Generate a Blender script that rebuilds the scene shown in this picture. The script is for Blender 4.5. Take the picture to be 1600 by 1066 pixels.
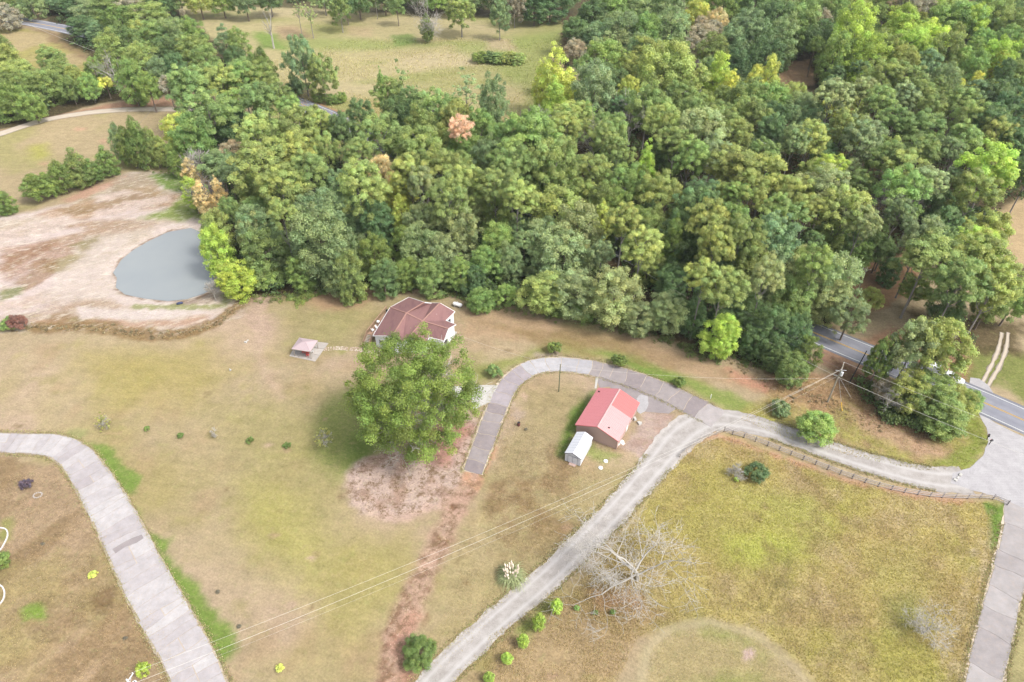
import bpy, bmesh, math, random
import numpy as np
from mathutils import Vector, Matrix
from mathutils.geometry import delaunay_2d_cdt
PI = math.pi
random.seed(7)
S = bpy.context.scene
for o in list(bpy.data.objects): bpy.data.objects.remove(o)

# ------------------------------------------------------------------ camera
CAM_H, CAM_F, CAM_P = 105.0, 1080.0, math.radians(41.0)
CC, CS = math.cos(CAM_P), math.sin(CAM_P)
cam = bpy.data.objects.new('camera', bpy.data.cameras.new('camera'))
S.collection.objects.link(cam)
cam.location = (0, 0, CAM_H)
cam.rotation_euler = (math.radians(90) - CAM_P, 0, 0)
cam.data.sensor_width = 36.0
cam.data.lens = 36.0 * CAM_F / 1600.0
cam.data.clip_start, cam.data.clip_end = 1.0, 12000.0
S.camera = cam

# ------------------------------------------------------------------ light
SUN_EL, SUN_AZ = math.radians(52), math.radians(118)     # azimuth clockwise from +Y
W = bpy.data.worlds.new('World'); S.world = W; W.use_nodes = True
nt = W.node_tree; nt.nodes.clear()
sky = nt.nodes.new('ShaderNodeTexSky'); sky.sky_type = 'NISHITA'; sky.sun_disc = False
sky.sun_elevation, sky.sun_rotation = SUN_EL, SUN_AZ
sky.air_density, sky.dust_density, sky.ozone_density = 1.0, 4.0, 1.0
hsv = nt.nodes.new('ShaderNodeHueSaturation'); hsv.inputs['Saturation'].default_value = 0.28   # bright thin cloud over the sky
bg = nt.nodes.new('ShaderNodeBackground'); bg.inputs['Strength'].default_value = 0.15
wo = nt.nodes.new('ShaderNodeOutputWorld')
nt.links.new(sky.outputs[0], hsv.inputs['Color']); nt.links.new(hsv.outputs[0], bg.inputs['Color']); nt.links.new(bg.outputs[0], wo.inputs['Surface'])
sd = bpy.data.lights.new('sun', 'SUN'); sd.energy = 1.45; sd.angle = math.radians(13); sd.color = (1.0, 0.95, 0.87)
sun = bpy.data.objects.new('sun', sd); S.collection.objects.link(sun)
sv = Vector((math.sin(SUN_AZ)*math.cos(SUN_EL), math.cos(SUN_AZ)*math.cos(SUN_EL), math.sin(SUN_EL)))
sun.rotation_euler = sv.to_track_quat('Z', 'Y').to_euler()
vs = S.view_settings
vs.view_transform = 'Standard'; vs.look = 'None'; vs.gamma = 1.0; vs.use_curve_mapping = False
vs.exposure = 1.2
S.render.engine = 'CYCLES'
S.cycles.max_bounces = 5; S.cycles.diffuse_bounces = 3; S.cycles.transparent_max_bounces = 4

# ------------------------------------------------------------------ air
hz = bpy.data.meshes.new('haze')
_x, _y0, _y1, _z0, _z1 = 1500.0, -600.0, 2500.0, -3.5, 118.0
hz.from_pydata([(-_x,_y0,_z0),(_x,_y0,_z0),(_x,_y1,_z0),(-_x,_y1,_z0),(-_x,_y0,_z1),(_x,_y0,_z1),(_x,_y1,_z1),(-_x,_y1,_z1)], [], [(0,3,2,1),(4,5,6,7),(0,1,5,4),(1,2,6,5),(2,3,7,6),(3,0,4,7)])
hm = bpy.data.materials.new('haze'); hm.use_nodes = True; hm.node_tree.nodes.clear()
hv = hm.node_tree.nodes.new('ShaderNodeVolumePrincipled'); hv.inputs['Color'].default_value = (.86, .92, 1, 1); hv.inputs['Density'].default_value = .00007
ho = hm.node_tree.nodes.new('ShaderNodeOutputMaterial'); hm.node_tree.links.new(hv.outputs[0], ho.inputs['Volume'])
hz.materials.append(hm); hzo = bpy.data.objects.new('haze', hz); S.collection.objects.link(hzo); hzo['kind'] = 'stuff'; hzo['label'] = 'thin pale haze in the air'

# ------------------------------------------------------------------ numbers
def sm(a, b, x):
    t = np.clip((x-a)/(b-a), 0, 1); return t*t*(3-2*t)
def _hash(ix, iy, seed):
    n = (ix*374761393 + iy*668265263 + seed*1442695041) & 0xFFFFFFFF
    n = ((n ^ (n >> 13))*1274126177) & 0xFFFFFFFF
    return ((n ^ (n >> 16)) & 0xFFFFFF)/float(0xFFFFFF)
def vnoise(x, y, seed=0):
    x = np.asarray(x, float); y = np.asarray(y, float)
    ix = np.floor(x).astype(np.int64); iy = np.floor(y).astype(np.int64)
    fx = x-ix; fy = y-iy; fx = fx*fx*(3-2*fx); fy = fy*fy*(3-2*fy)
    a = _hash(ix, iy, seed); b = _hash(ix+1, iy, seed); c = _hash(ix, iy+1, seed); d = _hash(ix+1, iy+1, seed)
    return a*(1-fx)*(1-fy)+b*fx*(1-fy)+c*(1-fx)*fy+d*fx*fy
def fbm(x, y, size, seed=0, octv=4):
    v = 0; amp = .5; tot = 0
    for k in range(octv):
        v = v + amp*vnoise(np.asarray(x)/size*(2**k), np.asarray(y)/size*(2**k), seed+k*17); tot += amp; amp *= .5
    return v/tot
def at(u, v, z=0.0):
    "world point at height z seen at a photograph pixel (1600 x 1066)"
    dx, dy = u-800.0, v-533.0
    t = (CAM_H-z)/(CAM_F*CS+dy*CC)
    return Vector((dx*t, (CAM_F*CC-dy*CS)*t, z))
def pix(x, y, z):
    Z = z-CAM_H; dep = y*CC-Z*CS; up = y*CS+Z*CC
    return 800+CAM_F*x/dep, 533-CAM_F*up/dep
def mpp(p): return (p[1]*CC+(CAM_H-p[2])*CS)/CAM_F
def P2(pts, z=0.0):
    return np.array([at(u, v, z)[:2] for u, v in pts])
def sdf_poly(x, y, poly):
    "signed distance, negative inside"
    d = np.full(x.shape, 1e18); s = np.ones(x.shape)
    n = len(poly)
    for i in range(n):
        ax, ay = poly[i]; bx, by = poly[i-1]
        ex, ey = bx-ax, by-ay; wx, wy = x-ax, y-ay
        t = np.clip((wx*ex+wy*ey)/(ex*ex+ey*ey+1e-12), 0, 1)
        d = np.minimum(d, (wx-ex*t)**2+(wy-ey*t)**2)
        c1 = y >= ay; c2 = y < by; c3 = ex*wy > ey*wx
        s = np.where((c1 & c2 & c3) | (~c1 & ~c2 & ~c3), -s, s)
    return s*np.sqrt(d)
def dist_line(x, y, pts):
    d = np.full(x.shape, 1e18)
    for (ax, ay), (bx, by) in zip(pts[:-1], pts[1:]):
        ex, ey = bx-ax, by-ay; wx, wy = x-ax, y-ay
        t = np.clip((wx*ex+wy*ey)/(ex*ex+ey*ey+1e-12), 0, 1)
        d = np.minimum(d, (wx-ex*t)**2+(wy-ey*t)**2)
    return np.sqrt(d)
def srgb(c):
    r = []
    for v in c:
        v = v/255.0; r.append(v/12.92 if v <= .04045 else ((v+.055)/1.055)**2.4)
    return np.array(r)
KEXP = 0.47                                    # picture value -> base colour
def alb(c): return tuple(np.minimum(srgb(c)*KEXP, .85))
def spline(pts, step):
    pts = [Vector(p) for p in pts]; out = []
    for i in range(len(pts)-1):
        p0 = pts[max(i-1, 0)]; p1 = pts[i]; p2 = pts[i+1]; p3 = pts[min(i+2, len(pts)-1)]
        n = max(1, int((p2-p1).length/step))
        for k in range(n):
            t = k/n
            out.append(.5*((2*p1)+(-p0+p2)*t+(2*p0-5*p1+4*p2-p3)*t*t+(-p0+3*p1-3*p2+p3)*t**3))
    out.append(pts[-1]); return out

# ------------------------------------------------------------------ terrain height
POND = P2([(296,356),(262,362),(232,376),(208,390),(190,405),(178,424),(184,432),(182,446),(196,457),(225,463),(262,467),(290,464),(315,456),(331,448),(330,420),(322,390),(312,362)])
def hgt(x, y):
    x = np.asarray(x, float); y = np.asarray(y, float)
    h = .16*np.sin(x*.045+1.3)*np.cos(y*.04)+.10*np.sin(x*.11+y*.07)
    dp = np.sqrt((x+71)**2+(y-145)**2)
    h = h*sm(25, 45, dp)
    d = sdf_poly(x, y, POND) if x.ndim else sdf_poly(x.reshape(1), y.reshape(1), POND)[0]
    h = h - .55*sm(3.5, -.3, d) - 1.0*sm(0, -4, d)
    return h
def gz(x, y): return float(hgt(np.array([x]), np.array([y]))[0])
def ag(u, v):
    p = at(u, v); p = at(u, v, gz(p.x, p.y)); p.z = gz(p.x, p.y); return p

# ------------------------------------------------------------------ object helpers
col = S.collection
def tag(o, label=None, cat=None, group=None, kind=None):
    if label: o['label'] = label
    if cat: o['category'] = cat
    if group: o['group'] = group
    if kind: o['kind'] = kind
    return o
def empty(name, loc, rz=0, label=None, cat=None, group=None):
    o = bpy.data.objects.new(name, None); col.objects.link(o); o.empty_display_size = .3
    o.location = loc; o.rotation_euler = (0, 0, rz); return tag(o, label, cat, group)
def link(name, me, parent=None, loc=None):
    o = bpy.data.objects.new(name, me); col.objects.link(o)
    if parent: o.parent = parent
    if loc is not None: o.location = loc
    return o
def np_mesh(name, V, Fq, mat, cols=None, smooth=False):
    "V (n,3); Fq (m,k) with k = 3 or 4"
    V = np.asarray(V, np.float32); Fq = np.asarray(Fq, np.int32); me = bpy.data.meshes.new(name)
    k = Fq.shape[1]; me.vertices.add(len(V)); me.vertices.foreach_set('co', V.ravel())
    me.loops.add(Fq.size); me.loops.foreach_set('vertex_index', Fq.ravel())
    me.polygons.add(len(Fq)); me.polygons.foreach_set('loop_start', np.arange(0, Fq.size, k, dtype=np.int32))
    me.polygons.foreach_set('loop_total', np.full(len(Fq), k, np.int32))
    if smooth: me.polygons.foreach_set('use_smooth', np.ones(len(Fq), bool))
    if mat: me.materials.append(mat)
    me.update(calc_edges=True)
    if cols is not None:
        a = me.color_attributes.new('Col', 'FLOAT_COLOR', 'POINT')
        c = np.ones((len(V), 4), np.float32); c[:, :cols.shape[1]] = cols
        a.data.foreach_set('color', c.ravel())
    return me
class MB:
    "collects boxes, bars, tubes and faces; one mesh object"
    def __init__(s): s.v = []; s.f = []
    def face(s, pts):
        n = len(s.v); s.v += [tuple(p) for p in pts]; s.f.append(tuple(range(n, n+len(pts)))); return s
    def hexa(s, b, t):
        n = len(s.v); s.v += [tuple(p) for p in b]+[tuple(p) for p in t]
        k = len(b)
        s.f.append(tuple(n+i for i in reversed(range(k)))); s.f.append(tuple(n+k+i for i in range(k)))
        for i in range(k):
            j = (i+1) % k; s.f.append((n+i, n+j, n+k+j, n+k+i))
        return s
    def box(s, x0, x1, y0, y1, z0, z1):
        return s.hexa([(x0,y0,z0),(x1,y0,z0),(x1,y1,z0),(x0,y1,z0)], [(x0,y0,z1),(x1,y0,z1),(x1,y1,z1),(x0,y1,z1)])
    def bar(s, a, b, w, h=None):
        a = Vector(a); b = Vector(b); h = h or w; d = (b-a).normalized()
        up = Vector((0,0,1)) if abs(d.z) < .95 else Vector((0,1,0))
        r = d.cross(up).normalized(); u = r.cross(d).normalized()
        q = [(-1,-1),(1,-1),(1,1),(-1,1)]
        return s.hexa([a+r*(i*w/2)+u*(j*h/2) for i, j in q], [b+r*(i*w/2)+u*(j*h/2) for i, j in q])
    def tube(s, pts, rad, n=6):
        pts = [Vector(p) for p in pts]; base = len(s.v); m = len(pts)
        for i, p in enumerate(pts):
            d = (pts[min(i+1, m-1)]-pts[max(i-1, 0)]).normalized()
            up = Vector((0,0,1)) if abs(d.z) < .9 else Vector((1,0,0))
            r = d.cross(up).normalized(); u = r.cross(d)
            R = rad[i] if hasattr(rad, '__len__') else rad
            for k in range(n):
                a = 2*PI*k/n; s.v.append(tuple(p+(r*math.cos(a)+u*math.sin(a))*R))
        for i in range(m-1):
            for k in range(n):
                j = (k+1) % n
                s.f.append((base+i*n+k, base+i*n+j, base+(i+1)*n+j, base+(i+1)*n+k))
        s.f.append(tuple(base+k for k in reversed(range(n)))); s.f.append(tuple(base+(m-1)*n+k for k in range(n)))
        return s
    def cyl(s, x, y, z0, z1, r, n=12, r2=None):
        return s.tube([(x,y,z0),(x,y,z1)], [r, r if r2 is None else r2], n)
    def mesh(s, name, mat, smooth=False, bevel=0):
        me = bpy.data.meshes.new(name); me.from_pydata(s.v, [], s.f)
        bm = bmesh.new(); bm.from_mesh(me); bmesh.ops.recalc_face_normals(bm, faces=bm.faces)
        if bevel: bmesh.ops.bevel(bm, geom=list(bm.edges), offset=bevel, segments=1, affect='EDGES')
        bm.to_mesh(me); bm.free()
        me.materials.append(mat)
        if smooth:
            me.polygons.foreach_set('use_smooth', np.ones(len(me.polygons), bool))
        return me
    def build(s, name, mat, parent=None, smooth=False, bevel=0, label=None):
        o = link(name, s.mesh(name, mat, smooth, bevel), parent)
        if label: o['label'] = label
        return o

# ------------------------------------------------------------------ materials
def newmat(name):
    m = bpy.data.materials.new(name); m.use_nodes = True; t = m.node_tree; t.nodes.clear()
    out = t.nodes.new('ShaderNodeOutputMaterial'); return m, t, out
def N(t, typ, **k):
    n = t.nodes.new(typ)
    for a, b in k.items():
        if a in n.inputs: n.inputs[a].default_value = b
        else: setattr(n, a, b)
    return n
def mth(t, op, a, b=None, clamp=False):
    n = t.nodes.new('ShaderNodeMath'); n.operation = op; n.use_clamp = clamp
    for i, x in enumerate((a, b)):
        if x is None: continue
        if isinstance(x, (int, float)): n.inputs[i].default_value = x
        else: t.links.new(x, n.inputs[i])
    return n.outputs[0]
def mixc(t, fac, a, b, mode='MIX'):
    n = t.nodes.new('ShaderNodeMix'); n.data_type = 'RGBA'; n.blend_type = mode
    for i, x in ((0, fac), (6, a), (7, b)):
        if isinstance(x, (int, float)): n.inputs[i].default_value = x
        elif isinstance(x, tuple): n.inputs[i].default_value = (*x[:3], 1)
        else: t.links.new(x, n.inputs[i])
    return n.outputs[2]
def noise(t, scale, detail=4, rough=.6, vec=None):
    n = N(t, 'ShaderNodeTexNoise', Scale=scale, Detail=detail, Roughness=rough)
    if vec is not None: t.links.new(vec, n.inputs['Vector'])
    return n.outputs['Fac']
def coords(t, kind='Object', scale=None, rot=0):
    tc = t.nodes.new('ShaderNodeTexCoord'); o = tc.outputs[kind]
    if scale:
        if rot: mr = t.nodes.new('ShaderNodeMapping'); mr.inputs['Rotation'].default_value = (0, 0, rot); t.links.new(o, mr.inputs['Vector']); o = mr.outputs[0]
        mp = t.nodes.new('ShaderNodeMapping'); mp.inputs['Scale'].default_value = scale
        t.links.new(o, mp.inputs['Vector']); o = mp.outputs[0]
    return o
def mat_simple(name, c, rough=.8, var=.25, scale=3.0, metal=0, c2=None, fine=30.0, spec=.3, bump=0):
    "base colour broken up by two noises, grime towards c2"
    m, t, out = newmat(name); v = coords(t)
    b = N(t, 'ShaderNodeBsdfPrincipled', Roughness=rough, Metallic=metal); b.inputs['Specular IOR Level'].default_value = spec
    c2 = c2 or tuple(x*.6 for x in c)
    n1 = noise(t, scale, 5, .65, v); n2 = noise(t, fine, 2, .5, v)
    f = mth(t, 'MULTIPLY', mth(t, 'SUBTRACT', mth(t, 'ADD', mth(t, 'MULTIPLY', n1, .7), mth(t, 'MULTIPLY', n2, .3)), .35, True), 3*var, True)
    t.links.new(mixc(t, f, c, c2), b.inputs['Base Color'])
    if bump:
        bp = N(t, 'ShaderNodeBump', Strength=bump, Distance=.02); t.links.new(n2, bp.inputs['Height']); t.links.new(bp.outputs[0], b.inputs['Normal'])
    t.links.new(b.outputs[0], out.inputs[0]); return m

def mat_ground():
    m, t, out = newmat('ground'); v = coords(t)
    at_ = N(t, 'ShaderNodeAttribute', attribute_name='Col'); ar = N(t, 'ShaderNodeAttribute', attribute_name='rough')
    r = ar.outputs['Fac']
    na = noise(t, 2.6, 5, .7, v); nb = noise(t, .42, 5, .6, v); nc = noise(t, 9.0, 3, .7, v)
    vs_ = coords(t, scale=(.5, 3.2, 1), rot=.5); nd = noise(t, .9, 4, .6, vs_)
    k = mth(t, 'ADD', mth(t, 'MULTIPLY', mth(t, 'SUBTRACT', na, .5), 1.0), mth(t, 'MULTIPLY', mth(t, 'SUBTRACT', nb, .5), .55))
    k = mth(t, 'ADD', k, mth(t, 'MULTIPLY', mth(t, 'SUBTRACT', nc, .5), .6))
    k = mth(t, 'ADD', k, mth(t, 'MULTIPLY', mth(t, 'SUBTRACT', nd, .5), .35))
    ml = noise(t, 1.0, 4, .6, coords(t, scale=(.07, .95, 1), rot=.13)); k = mth(t, 'ADD', k, mth(t, 'MULTIPLY', mth(t, 'SUBTRACT', ml, .5), .30))
    k = mth(t, 'ADD', mth(t, 'MULTIPLY', k, mth(t, 'ADD', mth(t, 'MULTIPLY', r, 1.25), .5)), 1.0)
    mul = N(t, 'ShaderNodeVectorMath', operation='SCALE'); t.links.new(at_.outputs['Color'], mul.inputs[0]); t.links.new(k, mul.inputs['Scale'])
    # bare brown thatch showing between the blades where the grass is rough
    th = mth(t, 'MULTIPLY', mth(t, 'SUBTRACT', noise(t, 1.7, 6, .75, v), .52, True), 7.0, True)
    th = mth(t, 'MULTIPLY', th, mth(t, 'MULTIPLY', r, .2))
    c = mixc(t, th, mul.outputs[0], (.17, .125, .06))
    # pinkish dead blades and greener blades mixed at hand size
    c = mixc(t, mth(t, 'MULTIPLY', mth(t, 'SUBTRACT', noise(t, 1.1, 6, .8, v), .5, True), 1.1, True), c, (.42, .31, .20))
    c = mixc(t, mth(t, 'MULTIPLY', mth(t, 'SUBTRACT', noise(t, .75, 6, .8, coords(t, scale=(1, 1, 3))), .54, True), 2.0, True), c, (.22, .24, .09))
    asp = N(t, 'ShaderNodeAttribute', attribute_name='speck').outputs['Fac']; asd = N(t, 'ShaderNodeAttribute', attribute_name='sand').outputs['Fac']
    # washed sand: long pale and rusty streaks
    sv1 = coords(t, scale=(.40, 1.1, 1), rot=-.54); s1 = noise(t, .8, 8, .72, sv1); s2 = noise(t, .5, 8, .75, sv1)
    c = mixc(t, mth(t, 'MULTIPLY', mth(t, 'MULTIPLY', mth(t, 'SUBTRACT', s1, .52, True), 9.0, True), mth(t, 'MULTIPLY', asd, .42)), c, (.50, .46, .39))
    c = mixc(t, mth(t, 'MULTIPLY', mth(t, 'MULTIPLY', mth(t, 'SUBTRACT', s2, .56, True), 10.0, True), mth(t, 'MULTIPLY', asd, .5)), c, (.25, .20, .12))
    # leaf litter and dark debris as ragged specks
    l1 = noise(t, .62, 9, .84, v); c = mixc(t, mth(t, 'MULTIPLY', mth(t, 'MULTIPLY', mth(t, 'SUBTRACT', l1, .50, True), 14.0, True), mth(t, 'MULTIPLY', asp, .95)), c, (.13, .085, .05))
    l2 = noise(t, .9, 8, .82, coords(t, scale=(1.2, 1.2, 7))); c = mixc(t, mth(t, 'MULTIPLY', mth(t, 'MULTIPLY', mth(t, 'SUBTRACT', l2, .56, True), 12.0, True), mth(t, 'MULTIPLY', asp, .7)), c, (.48, .37, .28))
    b = N(t, 'ShaderNodeBsdfPrincipled', Roughness=.95); b.inputs['Specular IOR Level'].default_value = .1
    t.links.new(c, b.inputs['Base Color'])
    bp = N(t, 'ShaderNodeBump', Strength=.5, Distance=.12); t.links.new(mth(t, 'ADD', na, mth(t, 'MULTIPLY', nc, .5)), bp.inputs['Height']); t.links.new(bp.outputs[0], b.inputs['Normal'])
    t.links.new(b.outputs[0], out.inputs[0]); return m

def mat_leaf():
    m, t, out = newmat('leaf'); oi = N(t, 'ShaderNodeObjectInfo'); at_ = N(t, 'ShaderNodeAttribute', attribute_name='Col')
    c = mixc(t, 1.0, oi.outputs['Color'], at_.outputs['Color'], 'MULTIPLY')
    b = N(t, 'ShaderNodeBsdfPrincipled', Roughness=.55); b.inputs['Specular IOR Level'].default_value = .35
    tr = N(t, 'ShaderNodeBsdfTranslucent')
    t.links.new(c, b.inputs['Base Color']); t.links.new(mixc(t, 1.0, c, (1.0, 1.05, .6), 'MULTIPLY'), tr.inputs['Color'])
    mx = N(t, 'ShaderNodeMixShader', Fac=.38); t.links.new(b.outputs[0], mx.inputs[1]); t.links.new(tr.outputs[0], mx.inputs[2])
    t.links.new(mx.outputs[0], out.inputs[0]); return m
def mat_objcol(name, rough=.85, var=.35, scale=1.5, fine=14, stain=(.3,.24,.2), stainamt=.5):
    "slab/stone colour from the object, with stains"
    m, t, out = newmat(name); v = coords(t); oi = N(t, 'ShaderNodeObjectInfo')
    b = N(t, 'ShaderNodeBsdfPrincipled', Roughness=rough); b.inputs['Specular IOR Level'].default_value = .25
    n1 = noise(t, scale*.4, 5, .7, v); n2 = noise(t, fine, 3, .7, v)
    k = mth(t, 'ADD', mth(t, 'MULTIPLY', mth(t, 'SUBTRACT', n1, .5), var*2), mth(t, 'ADD', mth(t, 'MULTIPLY', mth(t, 'SUBTRACT', n2, .5), .4), 1.0))
    mul = N(t, 'ShaderNodeVectorMath', operation='SCALE'); t.links.new(oi.outputs['Color'], mul.inputs[0]); t.links.new(k, mul.inputs['Scale'])
    s = mth(t, 'MULTIPLY', mth(t, 'MULTIPLY', mth(t, 'SUBTRACT', noise(t, scale, 6, .75, v), .5, True), 4.0, True), stainamt)
    t.links.new(mixc(t, s, mul.outputs[0], stain), b.inputs['Base Color']); t.links.new(b.outputs[0], out.inputs[0]); return m
def mat_road(name, c, c2, track=(0,0,0), trackamt=.0, rough=.9):
    "UV: x across 0..1, y metres along"
    m, t, out = newmat(name); v = coords(t); uv = N(t, 'ShaderNodeUVMap', uv_map='UVMap')
    b = N(t, 'ShaderNodeBsdfPrincipled', Roughness=rough); b.inputs['Specular IOR Level'].default_value = .25
    n1 = noise(t, .5, 6, .7, v); n2 = noise(t, 6, 4, .75, v); n3 = noise(t, 22, 2, .6, v)
    f = mth(t, 'MULTIPLY', mth(t, 'SUBTRACT', mth(t, 'ADD', mth(t, 'MULTIPLY', n1, .6), mth(t, 'MULTIPLY', n2, .4)), .4, True), 4.0, True)
    cc = mixc(t, f, c, c2)
    if trackamt:
        sx = N(t, 'ShaderNodeSeparateXYZ'); t.links.new(uv.outputs[0], sx.inputs[0])
        a = mth(t, 'ABSOLUTE', mth(t, 'SUBTRACT', mth(t, 'ABSOLUTE', mth(t, 'SUBTRACT', sx.outputs[0], .5)), .23))
        a = mth(t, 'SUBTRACT', 1.0, mth(t, 'MULTIPLY', a, 9.0), True)
        a = mth(t, 'MULTIPLY', mth(t, 'MULTIPLY', a, mth(t, 'ADD', n2, .3)), trackamt)
        cc = mixc(t, a, cc, track)
    sc = N(t, 'ShaderNodeVectorMath', operation='SCALE'); t.links.new(cc, sc.inputs[0]); t.links.new(mth(t, 'ADD', mth(t, 'MULTIPLY', n3, .35), .82), sc.inputs['Scale'])
    t.links.new(sc.outputs[0], b.inputs['Base Color'])
    bp = N(t, 'ShaderNodeBump', Strength=.4, Distance=.03); t.links.new(n2, bp.inputs['Height']); t.links.new(bp.outputs[0], b.inputs['Normal'])
    t.links.new(b.outputs[0], out.inputs[0]); return m
def mat_water():
    m, t, out = newmat('water'); v = coords(t)
    b = N(t, 'ShaderNodeBsdfPrincipled', Roughness=.12, IOR=1.33); b.inputs['Specular IOR Level'].default_value = .9
    t.links.new(mixc(t, noise(t, .12, 4, .5, v), alb((164, 172, 178)), alb((182, 188, 188))), b.inputs['Base Color'])
    bp = N(t, 'ShaderNodeBump', Strength=.08, Distance=.05); t.links.new(noise(t, 1.6, 4, .6, v), bp.inputs['Height']); t.links.new(bp.outputs[0], b.inputs['Normal'])
    t.links.new(b.outputs[0], out.inputs[0]); return m
def mat_shingle():
    m, t, out = newmat('shingle'); v = coords(t)
    b = N(t, 'ShaderNodeBsdfPrincipled', Roughness=.9); b.inputs['Specular IOR Level'].default_value = .2
    n1 = noise(t, .35, 5, .7, v); n2 = noise(t, 5.0, 3, .8, v); st = noise(t, .9, 5, .6, coords(t, scale=(1, .25, .6)))
    c = mixc(t, n2, alb((140, 104, 106)), alb((172, 134, 132)))
    c = mixc(t, mth(t, 'MULTIPLY', mth(t, 'SUBTRACT', st, .5, True), 3.5, True), c, alb((120, 92, 100)))
    c = mixc(t, mth(t, 'MULTIPLY', n1, .35), c, alb((205, 150, 140)))
    t.links.new(c, b.inputs['Base Color']); t.links.new(b.outputs[0], out.inputs[0]); return m
M = dict(
    ground=mat_ground(), leaf=mat_leaf(), water=mat_water(), shingle=mat_shingle(),
    slab=mat_objcol('concrete_slab'), stone=mat_objcol('stone', stainamt=.25),
    bark=mat_simple('bark', (.16,.125,.10), .9, .5, 2.0), palebark=mat_simple('pale_bark', (.34,.32,.29), .9, .4, 3.0),
    greybark=mat_simple('grey_bark', (.22,.20,.19), .9, .4, 3.0),
    asphalt=mat_road('asphalt', alb((158,160,172)), alb((178,178,188)), alb((140,142,156)), .5),
    gravel=mat_road('gravel', alb((214,208,204)), alb((172,164,158)), alb((230,226,224)), .8),
    gravelw=mat_road('worn_apron', alb((214,211,213)), alb((184,180,184)), alb((236,232,232)), .2),
    oldroad=mat_road('old_asphalt', alb((184,174,174)), alb((160,150,152)), alb((196,188,186)), .3),
    dirt=mat_road('dirt_track', alb((236,222,204)), alb((222,204,182)), alb((236,222,206)), .6),
    base=mat_road('joint_sand', alb((232,218,200)), alb((206,186,164))),
    ypaint=mat_simple('yellow_paint', (.55,.34,.07), .7, .3, 6), wpaint=mat_simple('white_paint', (.62,.62,.61), .7, .2, 6),
    white=mat_simple('white_siding', (.60,.62,.65), .6, .12, 1.0), trim=mat_simple('white_trim', (.66,.66,.66), .5, .08, 2),
    cap=mat_simple('ridge_cap', alb((206,160,146)), .9, .3, 3), wood=mat_simple('deck_wood', (.30,.19,.13), .8, .35, 4),
    greywood=mat_simple('grey_wood', (.33,.29,.25), .9, .4, 4), darkrail=mat_simple('rail_dark', (.10,.09,.10), .7, .3, 4),
    railtop=mat_simple('rail_weathered', (.42,.38,.38), .8, .35, 4),
    red=mat_simple('red_metal', alb((255,164,170)), .38, .10, .7, c2=alb((244,142,152)), spec=.5),
    redpale=mat_simple('red_metal_sheen', alb((250,190,190)), .38, .12, .7, c2=alb((246,172,172)), spec=.5),  # paler copy of the red: sheen of the right slope painted into the colour
    redmid=mat_simple('red_metal_patch', alb((246,140,138)), .38, .10, .7, c2=alb((240,130,130)), spec=.5),
    brown=mat_simple('brown_siding', alb((226,194,182)), .8, .2, .8), shed=mat_simple('shed_white', (.50,.51,.55), .45, .2, 2, c2=(.38,.39,.42)),
    black=mat_simple('black', (.02,.02,.022), .5, .2, 4), glass=mat_simple('window_glass', (.05,.06,.075), .12, .2, 2, spec=.8),
    metal=mat_simple('galvanised', (.50,.52,.54), .45, .2, 4), polewood=mat_simple('pole_wood', (.30,.27,.22), .9, .4, 2),
    polegreen=mat_simple('pole_green', (.10,.12,.07), .9, .4, 2), wire=mat_simple('wire', (.50,.48,.43), .5, .1, 3),
    wiredark=mat_simple('wire_dark', (.10,.11,.12), .5, .1, 3),
    fabric=mat_simple('gazebo_fabric', alb((222,200,204)), .8, .15, 1.5), chairred=mat_simple('red_chair', (.55,.07,.06), .6, .2, 3),
    concrete=mat_simple('concrete', (.37,.36,.34), .9, .35, .9, c2=(.27,.25,.23)), curb=mat_simple('white_curb', (.52,.50,.49), .8, .2, 3),
    mulch=mat_simple('mulch', (.13,.10,.085), .95, .4, 5), carw=mat_simple('car_white', (.62,.63,.65), .25, .05, 2, spec=.6), cardark=mat_simple('car_dark', (.03,.035,.05), .2, .1, 2, spec=.7),
    rubber=mat_simple('rubber', (.02,.02,.02), .8, .2, 5), blue=mat_simple('blue_hose', (.12,.30,.55), .5, .1, 5), tarp=mat_simple('tarp', (.1,.45,.5), .5, .2, 3),
    yellow=mat_simple('yellow_guard', (.75,.45,.05), .6, .2, 4), plume=mat_simple('plume', (.70,.60,.50), .9, .3, 6), leaflitter=mat_simple('leaf_litter', (.17,.10,.06), .95, .5, 2),
    siding2=mat_simple('pale_siding', (.5,.5,.5), .7, .2, 1), roofgrey=mat_simple('grey_roof', (.5,.5,.52), .7, .3, 1))
# ------------------------------------------------------------------ ground sheet
def axis(lo, hi, step, far, g=1.25):
    a = list(np.arange(lo, hi+1e-6, step)); s = step
    while a[-1] < far: s *= g; a.append(a[-1]+s)
    return a
xr = axis(0, 125, .5, 125.1)
def sym_axis():
    p = list(np.arange(0, 125, .5)) + list(np.arange(125, 330, 1.5)); s = 3.0
    while p[-1] < 5000: s *= 1.4; p.append(p[-1]+s)
    return np.array([-q for q in reversed(p[1:])] + p)
xs = sym_axis()
ys = list(np.arange(38, 172, .5)) + list(np.arange(172, 470, 1.3)); s = 3.0
while ys[-1] < 8000: s *= 1.4; ys.append(ys[-1]+s)
lo = []; s = 2.0; y0 = 38
while y0 > -3000: s *= 1.4; y0 -= s; lo.append(y0)
ys = np.array(list(reversed(lo))+ys)
GX, GY = np.meshgrid(xs, ys); X = GX.ravel(); Y = GY.ravel()
Z = hgt(X, Y)
COL = np.tile(srgb((203,185,142)), (len(X), 1)); RO = np.full(len(X), .42); SP = np.zeros(len(X)); SD = np.zeros(len(X))
w1 = (fbm(X, Y, 9, 1)-.5); w2 = (fbm(X, Y, 9, 2)-.5); w3 = (fbm(X, Y, 1.6, 3)-.5)
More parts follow.
